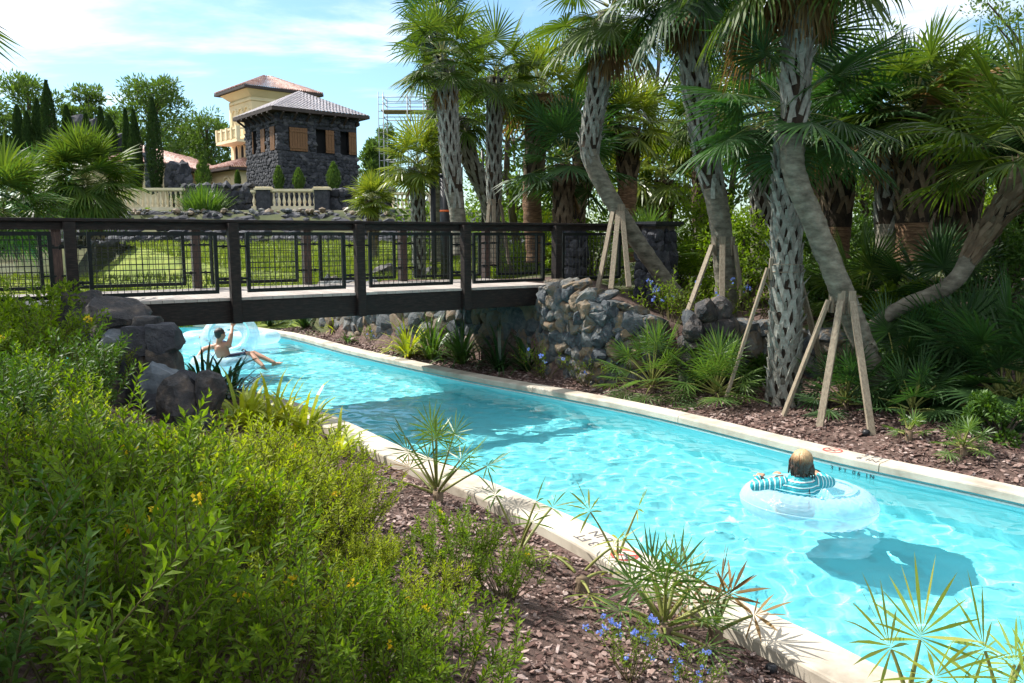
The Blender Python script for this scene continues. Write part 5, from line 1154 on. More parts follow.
def hip_roof(P, a0, a1, b0, b1, ze, zp, mat, e, rows=26, along=30, thick=.05, bumpy=.03):
    """hipped roof of many overlapping tile courses, each tile an island of its own"""
    mb = MB(); ca = (a0 + a1) / 2; cb = (b0 + b1) / 2; ridge = max(0, ((a1 - a0) - (b1 - b0)) / 2)
    R0 = (ca - ridge, cb); R1 = (ca + ridge, cb); C = [(a0, b0), (a1, b0), (a1, b1), (a0, b1)]
    sides = [(C[0], C[1], R0, R1), (C[1], C[2], R1, R1), (C[2], C[3], R1, R0), (C[3], C[0], R0, R0)]
    for p, q, rp, rq in sides:
        for i in range(rows):
            f0 = i / rows; f1 = (i + 1) / rows; L0 = [p[k] + (rp[k] - p[k]) * f0 for k in (0, 1)]; Q0 = [q[k] + (rq[k] - q[k]) * f0 for k in (0, 1)]; L1 = [p[k] + (rp[k] - p[k]) * f1 for k in (0, 1)]; Q1 = [q[k] + (rq[k] - q[k]) * f1 for k in (0, 1)]
            ln = math.hypot(Q0[0] - L0[0], Q0[1] - L0[1]); m = max(1, int(along * ln / max(1, math.hypot(q[0] - p[0], q[1] - p[1])))); z0 = lerp(ze, zp, f0) + thick; z1 = lerp(ze, zp, f1) + thick * .2
            for j in range(m):
                u0, u1 = j / m, (j + 1) / m; um = (u0 + u1) / 2
                def pt(A, B, u, z): return tuple(P(A[0] + (B[0] - A[0]) * u, A[1] + (B[1] - A[1]) * u, z))
                mb.add([pt(L0, Q0, u0, z0 - thick), pt(L0, Q0, um, z0 + bumpy), pt(L0, Q0, u1, z0 - thick), pt(L1, Q1, u1, z1 - thick * .2), pt(L1, Q1, um, z1 + bumpy), pt(L1, Q1, u0, z1 - thick * .2)], [(0, 1, 4, 5), (1, 2, 3, 4)])
    o = mb.build('roof', mat, e)
    s = MB(); s.add([tuple(P(a, b, ze - .02)) for a, b in C] + [tuple(P(a, b, ze - .22)) for a, b in C], [(0, 1, 5, 4), (1, 2, 6, 5), (2, 3, 7, 6), (3, 0, 4, 7), (7, 6, 5, 4)]); s.build('eaves', M['darkwood'], e); return o
def tower():
    o = (-14.6, 50, 3.8); ex = Vector((.78, .626, 0)); P, R = frame(o, ex); e = empty('stone_tower', o, 'dark lava-stone tower with hipped slate roof and orange wooden shutters', 'building'); s = 6.5; i = .55
    zt = 10.15; z0 = 3.8; W = MB()
    H1 = [(1.5, 2.75, 7.8, 9.25), (3.35, 4.6, 7.8, 9.25), (5.0, 6.1, 7.8, 9.25)] ; H1 = [(1.2, 2.45, 7.75, 9.25), (3.05, 4.25, 7.75, 9.25), (4.75, 5.85, 7.75, 9.25)]
    H2 = [(1.0, 1.75, 7.8, 9.3), (2.6, 3.3, 7.8, 9.3), (4.1, 4.75, 7.8, 9.3)]
    wall_open(W, P, i, s - i + .0, z0, zt, i, .35, H1, 'a'); wall_open(W, P, i + .36, s - i, z0, zt, i, .35, H2, 'b')
    wall_open(W, P, i + .36, s - i, z0, zt, s - i - .35, .35, [], 'b'); wall_open(W, P, i + .36, s - i - .36, z0, zt, s - i - .35, .35, [], 'a'); W.build('wall_core', M['lava'], e)
    r = random.Random(17); S = MB()
    for fa in (0, 1):
        holes = H1 if fa == 0 else H2; z = z0 + .1
        while z < zt - .1:
            u = i + r.uniform(0, .2)
            while u < s - i:
                w = r.uniform(.22, .5)
                if not any(h[0] - .12 < u < h[1] + .12 and h[2] - .12 < z < h[3] + .12 for h in holes):
                    q = P(u, i - .02, z) if fa == 0 else P(i - .02, u, z); a = math.atan2(ex.y, ex.x) + (PI / 2 if fa else 0); rock(S, q, (w * 1.2, .2, .3), a, r.randrange(9999), n=1, cuts=5)
                u += w * .9
            z += .21
    S.build('stone_facing', M['lava'], e)
    D = MB(); D.add([tuple(P(a, b, z)) for a, b in ((i + .5, i + .5), (s - i - .5, i + .5), (s - i - .5, s - i - .5), (i + .5, s - i - .5)) for z in (z0, zt - .1)], [(0, 1, 3, 2), (2, 3, 5, 4), (4, 5, 7, 6), (6, 7, 1, 0), (1, 7, 5, 3)]); D.build('dark_interior', M['void'], e)
    for (u0, u1, w0, w1), kind in zip(H1, ('both', 'right', 'right')):
        m = MB(); pl = [(u0 + .02, u1 - .02)] if kind == 'both' else [(u0 + (u1 - u0) * .52, u1 + .02)]
        for a, b in pl:
            n = max(3, int((b - a) / .17))
            for k in range(n): m.add([tuple(P(lerp(a, b, (k + q) / n) + d, bb, z)) for q, d in ((0, .008), (1, -.008)) for bb in (i - .10, i - .05) for z in (w0 + .03, w1 - .03)], [(0, 1, 3, 2), (4, 6, 7, 5), (0, 4, 5, 1), (2, 3, 7, 6), (0, 2, 6, 4), (1, 5, 7, 3)])
            for z in (w0 + .25, w1 - .25): m.add([tuple(P(q, bb, z + dz)) for q in (a + .02, b - .02) for bb in (i - .135, i - .105) for dz in (-.06, .06)], [(0, 1, 3, 2), (4, 6, 7, 5), (0, 4, 5, 1), (2, 3, 7, 6), (0, 2, 6, 4), (1, 5, 7, 3)])
        m.build('shutter', M['shutter'], e)
    for (u0, u1, w0, w1), f in zip(H2, (.0, .0, .72)):
        m = MB(); a, b = u0 + (u1 - u0) * f + .02, u1 - .02; n = 3
        for k in range(n): m.add([tuple(P(bb, lerp(a, b, (k + q) / n) + d, z)) for q, d in ((0, .008), (1, -.008)) for bb in (i - .10, i - .05) for z in (w0 + .03, w1 - .03)], [(0, 1, 3, 2), (4, 6, 7, 5), (0, 4, 5, 1), (2, 3, 7, 6), (0, 2, 6, 4), (1, 5, 7, 3)])
        m.build('shutter', M['shutter'], e)
    m = MB()
    for k in range(7):
        for fa in (0, 1): u = lerp(i + .1, s - i - .1, k / 6); q = [P(u, i, 9.6), P(u, -.1, 10.05)] if fa == 0 else [P(i, u, 9.6), P(-.1, u, 10.05)]; m.bar(q[0], q[1], .09, .12)
    m.build('eave_brackets', M['darkwood'], e)
    hip_roof(P, -.1, s + .1, -.1, s + .1, 10.32, 12.0, M['slate'], e, rows=22, along=30, thick=.03, bumpy=.01)
tower()
def arch(P, axis, u, b, z0, w, h, depth, mat_frame, mat_in, e, n=12):
    """arched opening: dark reveal panel with a raised moulding"""
    f = (lambda a, bb, z: P(a, bb, z)) if axis == 'a' else (lambda a, bb, z: P(bb, a, z))
    pts = [(u - w / 2, z0), (u + w / 2, z0)] + [(u + math.cos(PI * k / n) * w / 2, z0 + h - w / 2 + math.sin(PI * k / n) * w / 2) for k in range(n + 1)]
    m = MB(); m.add([tuple(f(a, b - .02, z)) for a, z in pts], [tuple(range(len(pts)))]); fr = MB(); prev = None
    line = [pts[0]] + pts[2:][::-1] if False else [(u + w / 2, z0)] + pts[2:] + [(u - w / 2, z0)]
    for a, c in zip(line, line[1:]):
        if (a[0] - c[0]) ** 2 + (a[1] - c[1]) ** 2 < 1e-8: continue
        fr.bar(f(a[0], b - .05, a[1]), f(c[0], b - .05, c[1]), .12, .12)
    o = fr.build('window', mat_frame, e); m.build('opening', mat_in, o)
def villa():
    o = (-20.5, 62.85, 3.8); ex = Vector((.75, .66, 0)); P, R = frame(o, ex); e = empty('yellow_building', o, 'yellow stuccoed building with red tiled hip roofs behind the dark tower', 'building')
    W = MB(); A = 5.9; B = 5.1
    def blk(m, a0, a1, b0, b1, z0, z1): m.add([tuple(P(a, b, z)) for a in (a0, a1) for b in (b0, b1) for z in (z0, z1)], [(0, 1, 3, 2), (4, 6, 7, 5), (0, 4, 5, 1), (2, 3, 7, 6), (0, 2, 6, 4), (1, 5, 7, 3)])
    blk(W, 1, A, 1, B + .3, 3.8, 13.28); W.build('wall', M['stucco'], e)
    L = MB(); blk(L, -1.1, 4, -.2, B + .4, 3.8, 7.6); L.build('lower_wall', M['stucco'], e)
    hip_roof(P, -1.8, 4.4, -.9, B + 1.2, 7.65, 8.75, M['tile'], e, 12, 34, .06, .06)
    m = MB(); m.add([tuple(P(a, b, z)) for d_, z in ((0.0, 13.28), (.6, 13.78)) for a, b in ((1 - d_, 1 - d_), (A + d_, 1 - d_), (A + d_, B + d_), (1 - d_, B + d_))], [(0, 1, 5, 4), (1, 2, 6, 5), (2, 3, 7, 6), (3, 0, 4, 7), (4, 5, 6, 7)]); blk(m, .9, A + .1, .9, B + .1, 13.0, 13.2); m.build('cornice', M['stuccolight'], e)
    hip_roof(P, .1, A + .9, .1, B + 1.1, 14.0, 15.4, M['tile'], e, 18, 36, .06, .06)
    m = MB(); blk(m, .8, A + .1, .8, B + .15, 10.2, 10.42); m.build('band', M['stuccolight'], e)
    for k in range(3): arch(P, 'b', 1.8 + k * 1.2, 1, 10.5, 1.0, 2.1, .2, M['stuccolight'], M['stucco'] if k else M['stucco'], e)
    for k in range(2): arch(P, 'a', 2.6 + k * 2.2, 1, 10.5, 1.4, 2.1, .2, M['stuccolight'], M['void'], e)
    for k in range(3): arch(P, 'b', 1.8 + k * 1.15, 1, 8.6, .8, 1.2, .2, M['stuccolight'], M['void'], e)
    for k in range(2): arch(P, 'b', 1.2 + k * 3.4, -1.1, 4.6, 1.6, 2.4, .2, M['stuccolight'], M['stucco'], e)
    # balcony
    m = MB(); blk(m, -.3, 1, 1.0, B + .1, 9.75, 9.98); sl = m.build('balcony_slab', M['stuccolight'], e)
    m = MB(); blk(m, -.25, -.1, 1.0, B + .1, 10.72, 10.85); blk(m, -.25, 1, 1.0, 1.15, 10.72, 10.85)
    for k in range(5): b = lerp(1.1, B, k / 4); blk(m, -.32, -.02, b - .12, b + .12, 9.98, 10.95)
    for k in range(26):
        b = lerp(1.3, B - .2, k / 25); q = P(-.17, b, 9.98); m.lathe(q, [(.05, 0), (.07, .25), (.035, .5), (.05, .74)], 6)
    m.build('balcony_railing', M['stuccolight'], e)
villa()
def low_house():
    o = (-26.6, 58, 3.8); P, R = frame(o, (0, 1)); e = empty('tile_roofed_house', o, 'low yellow house with a long pale-red tiled roof left of the yellow building', 'building')
    # ex = +Y, ey = -X ; visible long side faces +X (b = -side)
    m = MB(); m.add([tuple(P(a, b, z)) for a in (0, 17) for b in (-1.2, 5) for z in (3.8, 7.5)], [(0, 1, 3, 2), (4, 6, 7, 5), (0, 4, 5, 1), (2, 3, 7, 6), (0, 2, 6, 4), (1, 5, 7, 3)]); m.build('wall', M['stucco'], e)
    hip_roof(P, -.8, 17.6, -2.0, 5.8, 7.6, 9.3, M['tile'], e, 14, 60, .07, .07)
    for k in range(4): arch(P, 'a', 2.2 + k * 4, -1.2, 4.3, 1.4, 2.3, .2, M['stuccolight'], M['void'], e)
low_house()
# scaffolding
def scaffold():
    Y = 50; e = empty('scaffolding', at(400, 210, Y), 'galvanised scaffolding tower with a ladder and boarded deck above the small palms', 'scaffolding'); m = MB()
    xs = [at(x, 150, Y).x for x in (384, 408, 424)]; z0 = 3.8; zt = at(400, 94, Y).z; 
    for x in xs[:2] + [xs[2]]:
        for yy in (Y, Y + 1.5): m.tube([(x, yy, z0), (x, yy, zt)], .035, 6)
    for z in [at(400, y, Y).z for y in (97, 103, 117, 160, 200)]:
        for yy in (Y, Y + 1.5): m.tube([(xs[0], yy, z), (xs[2], yy, z)], .028, 6)
        for x in xs: m.tube([(x, Y, z), (x, Y + 1.5, z)], .028, 6)
    m.tube([(xs[0], Y, z0 + 1), (xs[1], Y, at(400, 130, Y).z)], .025, 6); m.tube([(xs[1], Y, at(400, 125, Y).z), (xs[2], Y, at(400, 165, Y).z)], .025, 6); m.build('frame', M['galv'], e)
    l = MB(); xa, xb = at(378.5, 100, Y).x, at(384, 100, Y).x - .03
    for x in (xa, xb): l.tube([(x, Y - .12, z0), (x, Y - .12, at(380, 92, Y).z)], .025, 6)
    z = z0 + .3
    while z < at(380, 96, Y).z: l.tube([(xa, Y - .12, z), (xb, Y - .12, z)], .018, 5); z += .42
    l.build('ladder', M['galv'], e)
    d = MB(); zd = at(400, 110, Y).z
    for k in range(6): d.box(((xs[0] + xs[2]) / 2 + .1, Y + .12 + k * .27, zd), (xs[2] - xs[0] + .5, .25, .05))
    d.build('deck_boards', M['board'], e)
scaffold()
def black_post(label, px, ty, Y, r, band):
    a = at(px, 262, Y); t = at(px, ty, Y); e = empty('post', (a.x, Y, gz(a.x, Y)), label, 'post'); m = MB(); m.tube([(a.x, Y, gz(a.x, Y)), (a.x, Y, t.z)], r, 14); m.tube([(a.x, Y, t.z), (a.x, Y, t.z + .05)], r * 1.15, 14); m.build('shaft', M['blackpost'], e)
    if band: b = at(px, band, Y); m = MB(); m.tube([(a.x, Y, b.z - .025), (a.x, Y, b.z + .025)], r * 1.04, 14); m.build('band', M['orange'], e)
black_post('thick black post with an orange band behind the bridge rail', 446, 176, 21, .15, 211); black_post('thin black post just left of the thick banded one', 434, 184, 21.4, .07, None)
black_post('thin dark pole far behind between the bridge palms', 483, 150, 26, .05, None)

# ------------------------------------------------------------------ inflatable rings
def torus(mb, R, r, squash=.9, n=64, m=20, seams=44):
    vs = []
    for i in range(n * 2):
        a = 2 * PI * i / (n * 2); pk = .0055 * math.cos(a * seams) + .004 * noise.noise(Vector((math.cos(a) * 3, math.sin(a) * 3, R)))
        for j in range(m):
            b = 2 * PI * j / m; q = (r + pk * (1 if math.cos(b) < 0.6 else .4)); vs.append(((R + q * math.cos(b)) * math.cos(a), (R + q * math.cos(b)) * math.sin(a), q * math.sin(b) * squash * .9))
    N_ = n * 2; mb.add(vs, [(i * m + j, i * m + (j + 1) % m, ((i + 1) % N_) * m + (j + 1) % m, ((i + 1) % N_) * m + j)[::-1] for i in range(N_) for j in range(m)], 0, True)
def ring(label, loc, rot, R=.42, r=.175, handles=(), hrot=0, group='clear inflatable swim rings'):
    e = empty('inflatable_ring', loc, label, 'swim ring', group); e.rotation_euler = rot
    mb = MB(); torus(mb, R, r); o = mb.build('tube', M['vinyl']); o.parent = e
    b = MB(); N_ = 96
    for rr_ in (R - r * .15,):
        w = .018; vs = []
        for i in range(N_):
            a = 2 * PI * i / N_
            for q in (rr_ - w, rr_ + w): c = (q - R) / (r + .004); vs.append((q * math.cos(a), q * math.sin(a), (r + .005) * math.sqrt(max(0, 1 - c * c)) * .9 + .001))
        b.add(vs, [(2 * i, 2 * i + 1, 2 * ((i + 1) % N_) + 1, 2 * ((i + 1) % N_)) for i in range(N_)], 0, True)
    o = b.build('coloured_band', M['vinylband']); o.parent = e
    sm = MB(); rr_ = R + r + .001; sm.tube([(rr_ * math.cos(PI * k / 40), rr_ * math.sin(PI * k / 40), .01) for k in range(81)], .0045, 6, cap=False); sm.tube([((R - r * .97) * math.cos(PI * k / 30), (R - r * .97) * math.sin(PI * k / 30), .0) for k in range(61)], .004, 6, cap=False); o = sm.build('weld_seam', M['vinyl']); o.parent = e
    vv = MB(); vv.lathe((math.cos(4.4) * (R + .02), math.sin(4.4) * (R + .02), r * .8), [(.016, 0), (.016, .012), (.009, .014), (.008, .026)], 12); o = vv.build('valve', M['vinylband']); o.parent = e
    for a in handles:
        h = MB(); c = Vector((math.cos(a) * R, math.sin(a) * R, r * .9)); t = Vector((-math.sin(a), math.cos(a), 0)); pts = [c + t * .09 * math.cos(PI * k / 8) + Vector((0, 0, .045 * math.sin(PI * k / 8) + .004)) for k in range(9)]
        h.tube(pts, .013, 8)
        for s_ in (-1, 1): h.ell(c + t * .09 * s_, (.032, .032, .008), n=2)
        o = h.build('handle', M['grip']); o.parent = e
    return e
RC = Vector((2.69, 6.98, .10))
ring('clear pale-blue swim ring carrying the woman in the striped top', RC, (rad(-3), rad(2), .2), handles=(PI * .93, PI * .30))
MC = Vector((onz(226, 361, .1).x, 15.0, .10))
ring('clear swim ring carrying the shirtless man by the bridge', MC, (0, 0, .4), handles=(.35,))
DY = 18.55
def dblring():
    xr = onz(275, 338, .1).x * DY / 18.9; e = empty('double_inflatable_ring', (xr - 1.12, DY, .12), 'clear double inflatable ring lying furthest back under the bridge', 'swim ring', 'clear inflatable swim rings')
    for s_ in (-1, 1):
        mb = MB(); torus(mb, .40, .18); 
        o = mb.build('tube', M['vinyl']); o.parent = e; o.location = (s_ * .565, 0, 0)
    mb = MB(); mb.tube([(0, -.28, .06), (0, 0, .09), (0, .28, .06)], .07, 12); o = mb.build('link', M['vinyl']); o.parent = e
dblring()
TR = at(230, 336, 16.6); ring('clear swim ring tilted up on edge behind the shirtless man', (TR.x, TR.y, .36), (rad(52), 0, .15), handles=())

# ------------------------------------------------------------------ people
def hand(mb, w, d, up, s=1.0, curl=.7, mirror=1):
    """palm, four unequal bent fingers and a thumb leaving the side of the palm"""
    d = Vector(d).normalized(); up = Vector(up); side = d.cross(up).normalized() * mirror; up = side.cross(d).normalized() * mirror; w = Vector(w)
    for k in range(4): mb.capsule(w + side * (k - 1.5) * .012 * s, w + d * .085 * s + side * (k - 1.5) * .019 * s, .015 * s, .0125 * s, 8)
    for k, L in enumerate((.072, .082, .077, .060)):
        b = w + d * .088 * s + side * (k - 1.5) * .020 * s; q = b; dd = d.copy(); r_ = .0095 * s
        for j, f in enumerate((.45, .32, .23)):
            dd = (dd - up * curl * .55).normalized(); n_ = q + dd * L * f * s; mb.capsule(q, n_, r_, r_ * .92, 7); q = n_; r_ *= .92
    q = w + d * .02 * s - side * .028 * s; a = q + (d * .6 - side * .8 - up * .2).normalized() * .038 * s; b = a + (d * .9 - side * .25 - up * .35).normalized() * .034 * s
    mb.capsule(w + d * .01 * s, q, .014 * s, .013 * s, 8); mb.capsule(q, a, .0125 * s, .011 * s, 8); mb.capsule(a, b, .0105 * s, .009 * s, 8)
def head(mb, c, f, s=1.0):
    """skull, jaw, nose, ears, brow; f = facing direction"""
    f = Vector(f).normalized(); sd = f.cross(Vector((0, 0, 1))).normalized(); R = Matrix((sd, f, Vector((0, 0, 1)))).transposed(); c = Vector(c)
    def q(x, y, z): return c + R @ Vector((x, y, z)) * s
    mb.ell(q(0, -.012, .02), (.075 * s, .095 * s, .095 * s), R); mb.ell(q(0, .025, -.055), (.056 * s, .062 * s, .062 * s), R); mb.ell(q(0, .062, -.088), (.026 * s, .024 * s, .02 * s), R)
    mb.capsule(q(0, .085, .0), q(0, .108, -.035), .010 * s, .014 * s, 8)
    for x in (-1, 1):
        mb.ell(q(x * .077, -.005, -.015), (.010 * s, .020 * s, .032 * s), R, n=2); mb.ell(q(x * .045, .055, -.03), (.022 * s, .022 * s, .018 * s), R, n=2); mb.ell(q(x * .03, .082, .028), (.026 * s, .010 * s, .008 * s), R, n=2)
    for z in (-.058, -.068): mb.ell(q(0, .088, z), (.024 * s, .009 * s, .0055 * s), R, n=2)
    return q, R
def eyes(q, R, s, e):
    m = MB()
    for x in (-1, 1): m.ell(q(x * .030, .082, .008), (.012 * s, .007 * s, .007 * s), R, n=2)
    m.build('eyes', M['haird'], e)
def foot_(mb, a, d, s=1.0):
    a = Vector(a); d = Vector(d).normalized(); mb.capsule(a, a - Vector((0, 0, .045)) - d * .02, .036 * s, .032 * s, 8); mb.capsule(a - Vector((0, 0, .03)), a + d * .12 * s - Vector((0, 0, .045)), .034 * s, .030 * s, 8)
    sd = d.cross(Vector((0, 0, 1))).normalized()
    for k in range(5): q = a + d * .125 * s - Vector((0, 0, .048)) + sd * (k - 2) * .017 * s; mb.capsule(q, q + d * (.055 - .006 * k) * s, .012 * s, .009 * s, 6)
SKMOD = lambda v: [('REMESH', dict(mode='VOXEL', voxel_size=v)), ('SMOOTH', dict(factor=.5, iterations=3))]
def woman():
    c = RC; e = empty('person', (c.x - .12, c.y - .1, .0), 'blonde woman seen from behind in a teal striped long-sleeved top lounging in a swim ring', 'person')
    o = lambda x, y, z: Vector((c.x + x, c.y + y, z)); B = MB()
    pel = o(-.13, -.06, .04); ch = o(-.13, -.12, .26); nk = o(-.12, -.13, .375); hd = o(-.115, -.115, .50); sl = o(-.30, -.11, .305); sr = o(.05, -.10, .315)
    el = o(-.50, -.06, .265); hl = o(-.40, .14, .30); er = o(.20, .02, .28); hr = o(.15, .22, .30)
    B.ell(pel, (.17, .13, .13)); B.capsule(pel, ch, .135, .14, 14); B.capsule(o(-.24, -.12, .27), o(-.02, -.11, .28), .075, .075, 12); B.capsule(ch, nk, .07, .052, 12); B.capsule(nk, hd, .050, .052, 12)
    q, R = head(B, hd, (.35, .93, 0), 1.0)
    for a, b, h in ((sl, el, hl), (sr, er, hr)): B.capsule(a, b, .052, .040); w = b.lerp(h, .82); B.capsule(b, w, .039, .026)
    hand(B, el.lerp(hl, .82), hl - el, (0, 0, 1), .95, .9, 1); hand(B, er.lerp(hr, .82), hr - er, (0, 0, 1), .95, .9, -1)
    for s_ in (-1, 1):
        hip = pel + Vector((s_ * .09, .03, -.02)); kn = o(-.04 + s_ * .10, .42, .20); an = o(-.02 + s_ * .12, .72, .0); B.capsule(hip, kn, .085, .058); B.capsule(kn, kn.lerp(an, .4), .054, .054); B.capsule(kn.lerp(an, .4), an, .054, .034); foot_(B, an, (.05 * s_, .8, -.5))
    b = B.build('body', M['skin'], e); finish(b, SKMOD(.0085)); eyes(q, R, 1, e)
    S = MB(); S.ell(pel + Vector((0, 0, .02)), (.172, .135, .12)); S.capsule(pel, ch, .148, .152, 14); S.capsule(o(-.25, -.12, .275), o(-.01, -.11, .285), .083, .083, 12); S.capsule(ch, o(-.12, -.128, .345), .08, .062, 12)
    s = S.build('shirt', M['stripe_t'], e); finish(s, SKMOD(.011))
    for a, b2, h in ((sl, el, hl), (sr, er, hr)):
        S = MB(); S.capsule(a + (a - b2).normalized() * .03, b2, .064, .052, 12); S.capsule(b2, b2.lerp(h, .7), .051, .038, 12); s = S.build('sleeve', M['stripe_s'], e); finish(s, SKMOD(.010))
    H = MB(); f2 = Vector((.35, .93, 0)).normalized()
    H.ell(hd + Vector((0, 0, .03)) - f2 * .018, (.083, .096, .088), R); H.ell(hd - f2 * .04 + Vector((0, 0, -.02)), (.078, .060, .08), R); rr2 = random.Random(4)
    for k in range(90):
        a = rr2.uniform(-2.0, 2.0); d = (Matrix.Rotation(a, 3, 'Z') @ -f2); st = hd + d * rr2.uniform(.055, .078) + Vector((0, 0, rr2.uniform(.0, .06))); en = st + d * rr2.uniform(-.01, .022) + Vector((rr2.uniform(-.02, .02), rr2.uniform(-.02, .02), -rr2.uniform(.09, .19))); H.tube([st, st.lerp(en, .5) + d * .010, en], [.011, .010, .0035], 5)
    for k in range(120):
        a = rr2.uniform(0, 6.28); end = rr2.uniform(1.5, 2.5); P_ = []
        for i in range(7):
            th = .1 + end * i / 6; x = math.sin(th) * math.cos(a); y = math.sin(th) * math.sin(a)
            if y > .55 and th > 1.1: break
            P_.append(q(x * (.086 + .004 * math.sin(k)), y * .098 - .018, .03 + .092 * math.cos(th) * (1.0 if th < 1.57 else 1.2)))
        if len(P_) > 2: H.tube(P_, [.006] * (len(P_) - 1) + [.002], 5)
    h = H.build('hair', M['hairb'], e); finish(h, [('REMESH', dict(mode='VOXEL', voxel_size=.0032)), ('SMOOTH', dict(factor=.4, iterations=1))])
    m = MB(); m.tube([ch + Vector((.035, -.155, -.13)), ch + Vector((.035, -.163, 0)), nk + Vector((.035, -.07, -.015))], .004, 5); m.build('zip_pull', M['grip'], e)
woman()
def man():
    Y = 15.0; e = empty('person', (MC.x, MC.y, 0), 'shirtless dark-haired man in a clear ring raising one arm towards the bridge', 'person'); B = MB(); A = lambda x, y, Y_=Y: at(x, y, Y_)
    pel = A(225, 360, 15.02); ch = A(221.5, 349.5); nk = A(219, 341.5, 14.98); hd = A(220.2, 334.2, 14.98); sr = A(228.5, 345.5); er = A(231.2, 334.5, 15.1); wr = A(232.2, 326.5, 15.3); sl = A(213.5, 346.5); el = A(203.5, 349, 15.15); wl = A(196, 359.5, 14.85)
    B.ell(pel, (.16, .13, .13)); B.capsule(pel, ch, .125, .135, 14); B.capsule(sl.lerp(sr, .22), sl.lerp(sr, .78), .072, .072, 12); B.capsule(ch, nk, .08, .055, 12); B.capsule(nk, hd, .053, .05, 12); q, R = head(B, hd, (.6, .8, 0), 1.02)
    B.capsule(sr, er, .055, .042); B.capsule(er, wr, .042, .027); hand(B, wr, (.1, .2, 1), (0, 1, 0), 1.0, .45, 1); B.capsule(sl, el, .055, .042); B.capsule(el, wl, .042, .027); hand(B, wl, wl - el, (0, -.3, 1), 1.0, .4, 1)
    k1 = A(250.5, 354, 15.1); a1 = A(263, 366, 14.85); k2 = A(254, 353.5, 15.35); a2 = A(274, 362.5, 15.2)
    for hp, kn, an, fd in ((pel + Vector((.05, -.06, .0)), k1, a1, (.5, -.1, -.6)), (pel + Vector((.05, .07, .01)), k2, a2, (.9, 0, .25))): B.capsule(hp, kn, .085, .058); B.capsule(kn, kn.lerp(an, .4), .055, .053); B.capsule(kn.lerp(an, .4), an, .053, .036); foot_(B, an, fd)
    b = B.build('body', M['skin'], e); finish(b, SKMOD(.010)); eyes(q, R, 1, e)
    S = MB(); S.ell(pel - Vector((0, 0, .01)), (.172, .142, .125)); 
    for hp, kn in ((pel + Vector((.05, -.06, .0)), k1), (pel + Vector((.05, .07, .01)), k2)): S.capsule(hp, hp.lerp(kn, .72), .098, .082)
    s = S.build('swim_shorts', M['shorts'], e); finish(s, SKMOD(.012))
    H = MB(); f2 = Vector((.6, .8, 0)).normalized(); H.ell(hd + Vector((0, 0, .04)) - f2 * .02, (.088, .098, .085), R); H.ell(hd - f2 * .05 + Vector((0, 0, -.0)), (.078, .058, .08), R); rr2 = random.Random(9)
    for k in range(50): d = rnd_dir(rr2); d.z = abs(d.z); d = (d - f2 * .4).normalized(); st = hd + Vector((0, 0, .03)) + d * .07; H.tube([st, st + d * .035 + Vector((0, 0, .004))], [.012, .004], 5)
    h = H.build('hair', M['haird'], e); finish(h, SKMOD(.008))
man()
def friend():
    Y = 17.2; A = lambda x, y, Y_=Y: at(x, y, Y_); pel = A(222, 351, 17.0); pel.z = .14; e = empty('person', (pel.x, pel.y, 0), 'second swimmer lying back mostly hidden behind the shirtless man, one arm and foot showing', 'person'); B = MB()
    ch = A(217, 345, 17.3); nk = A(216, 342, 17.4); hd = A(216.5, 338.5, 17.5); sl = A(213, 344, 17.3); el = A(210, 343, 17.1); wl = A(206, 340, 17.0); sr = A(222, 344, 17.3); er = A(227, 347, 17.2); wr = A(231, 348, 17.0)
    B.ell(pel, (.15, .13, .12)); B.capsule(pel, ch, .12, .125, 14); B.capsule(sl, sr, .065, .065); B.capsule(ch, nk, .07, .05); B.capsule(nk, hd, .05, .05); q, R = head(B, hd, (.3, -.9, 0), 1.0); B.capsule(sl, el, .048, .04); B.capsule(el, wl, .04, .026); hand(B, wl, (-.8, -.1, .5), (0, -1, .2), 1, .3, 1); B.capsule(sr, er, .048, .04); B.capsule(er, wr, .04, .026); hand(B, wr, (1, -.3, 0), (0, 0, 1), 1, .4, 1)
    for hp, kn, an in ((pel + Vector((.03, -.08, .02)), A(230, 351, 16.9), A(239, 347, 16.8)), (pel + Vector((.03, .08, .02)), A(233, 350, 17.1), A(237, 349.5, 17.0))): B.capsule(hp, kn, .08, .056); B.capsule(kn, an, .052, .035); foot_(B, an, (.5, -.1, .8))
    b = B.build('body', M['skin'], e); finish(b, SKMOD(.011)); eyes(q, R, 1, e)
    S = MB(); S.ell(pel, (.162, .142, .125)); S.capsule(pel, A(228, 351, 16.95), .1, .08); s = S.build('swim_shorts', M['shorts'], e); finish(s, SKMOD(.012))
    H = MB(); H.ell(hd + Vector((0, .02, .035)), (.088, .098, .085), R); h = H.build('hair', M['haird'], e); finish(h, SKMOD(.009))
friend()

# ------------------------------------------------------------------ mulch chips, grass
def chip(mb, p, s, r):
    a = r.uniform(0, 6.28); t = Matrix.Rotation(a, 3, 'Z') @ Matrix.Rotation(r.gauss(0, .38), 3, 'X') @ Matrix.Rotation(r.gauss(0, .3), 3, 'Y'); l = s * r.uniform(.7, 1.5); w = s * r.uniform(.35, .8); h = s * r.uniform(.08, .22)
    o = [(-l * .5, -w * .3), (-l * .1, -w * .5), (l * .45, -w * .35 * r.uniform(.5, 1.2)), (l * .5, w * .25), (l * .05, w * .5), (-l * .45, w * .35)]; b = r.uniform(-.1, .1) * l
    vs = [tuple(t @ Vector((x, y, h + (b if i in (1, 4) else 0))) + p) for i, (x, y) in enumerate(o)] + [tuple(t @ Vector((x * .95, y * .95, 0)) + p) for x, y in o]
    mb.add(vs, [(0, 1, 2, 3, 4, 5)] + [(i, i + 6, (i + 1) % 6 + 6, (i + 1) % 6) for i in range(6)])
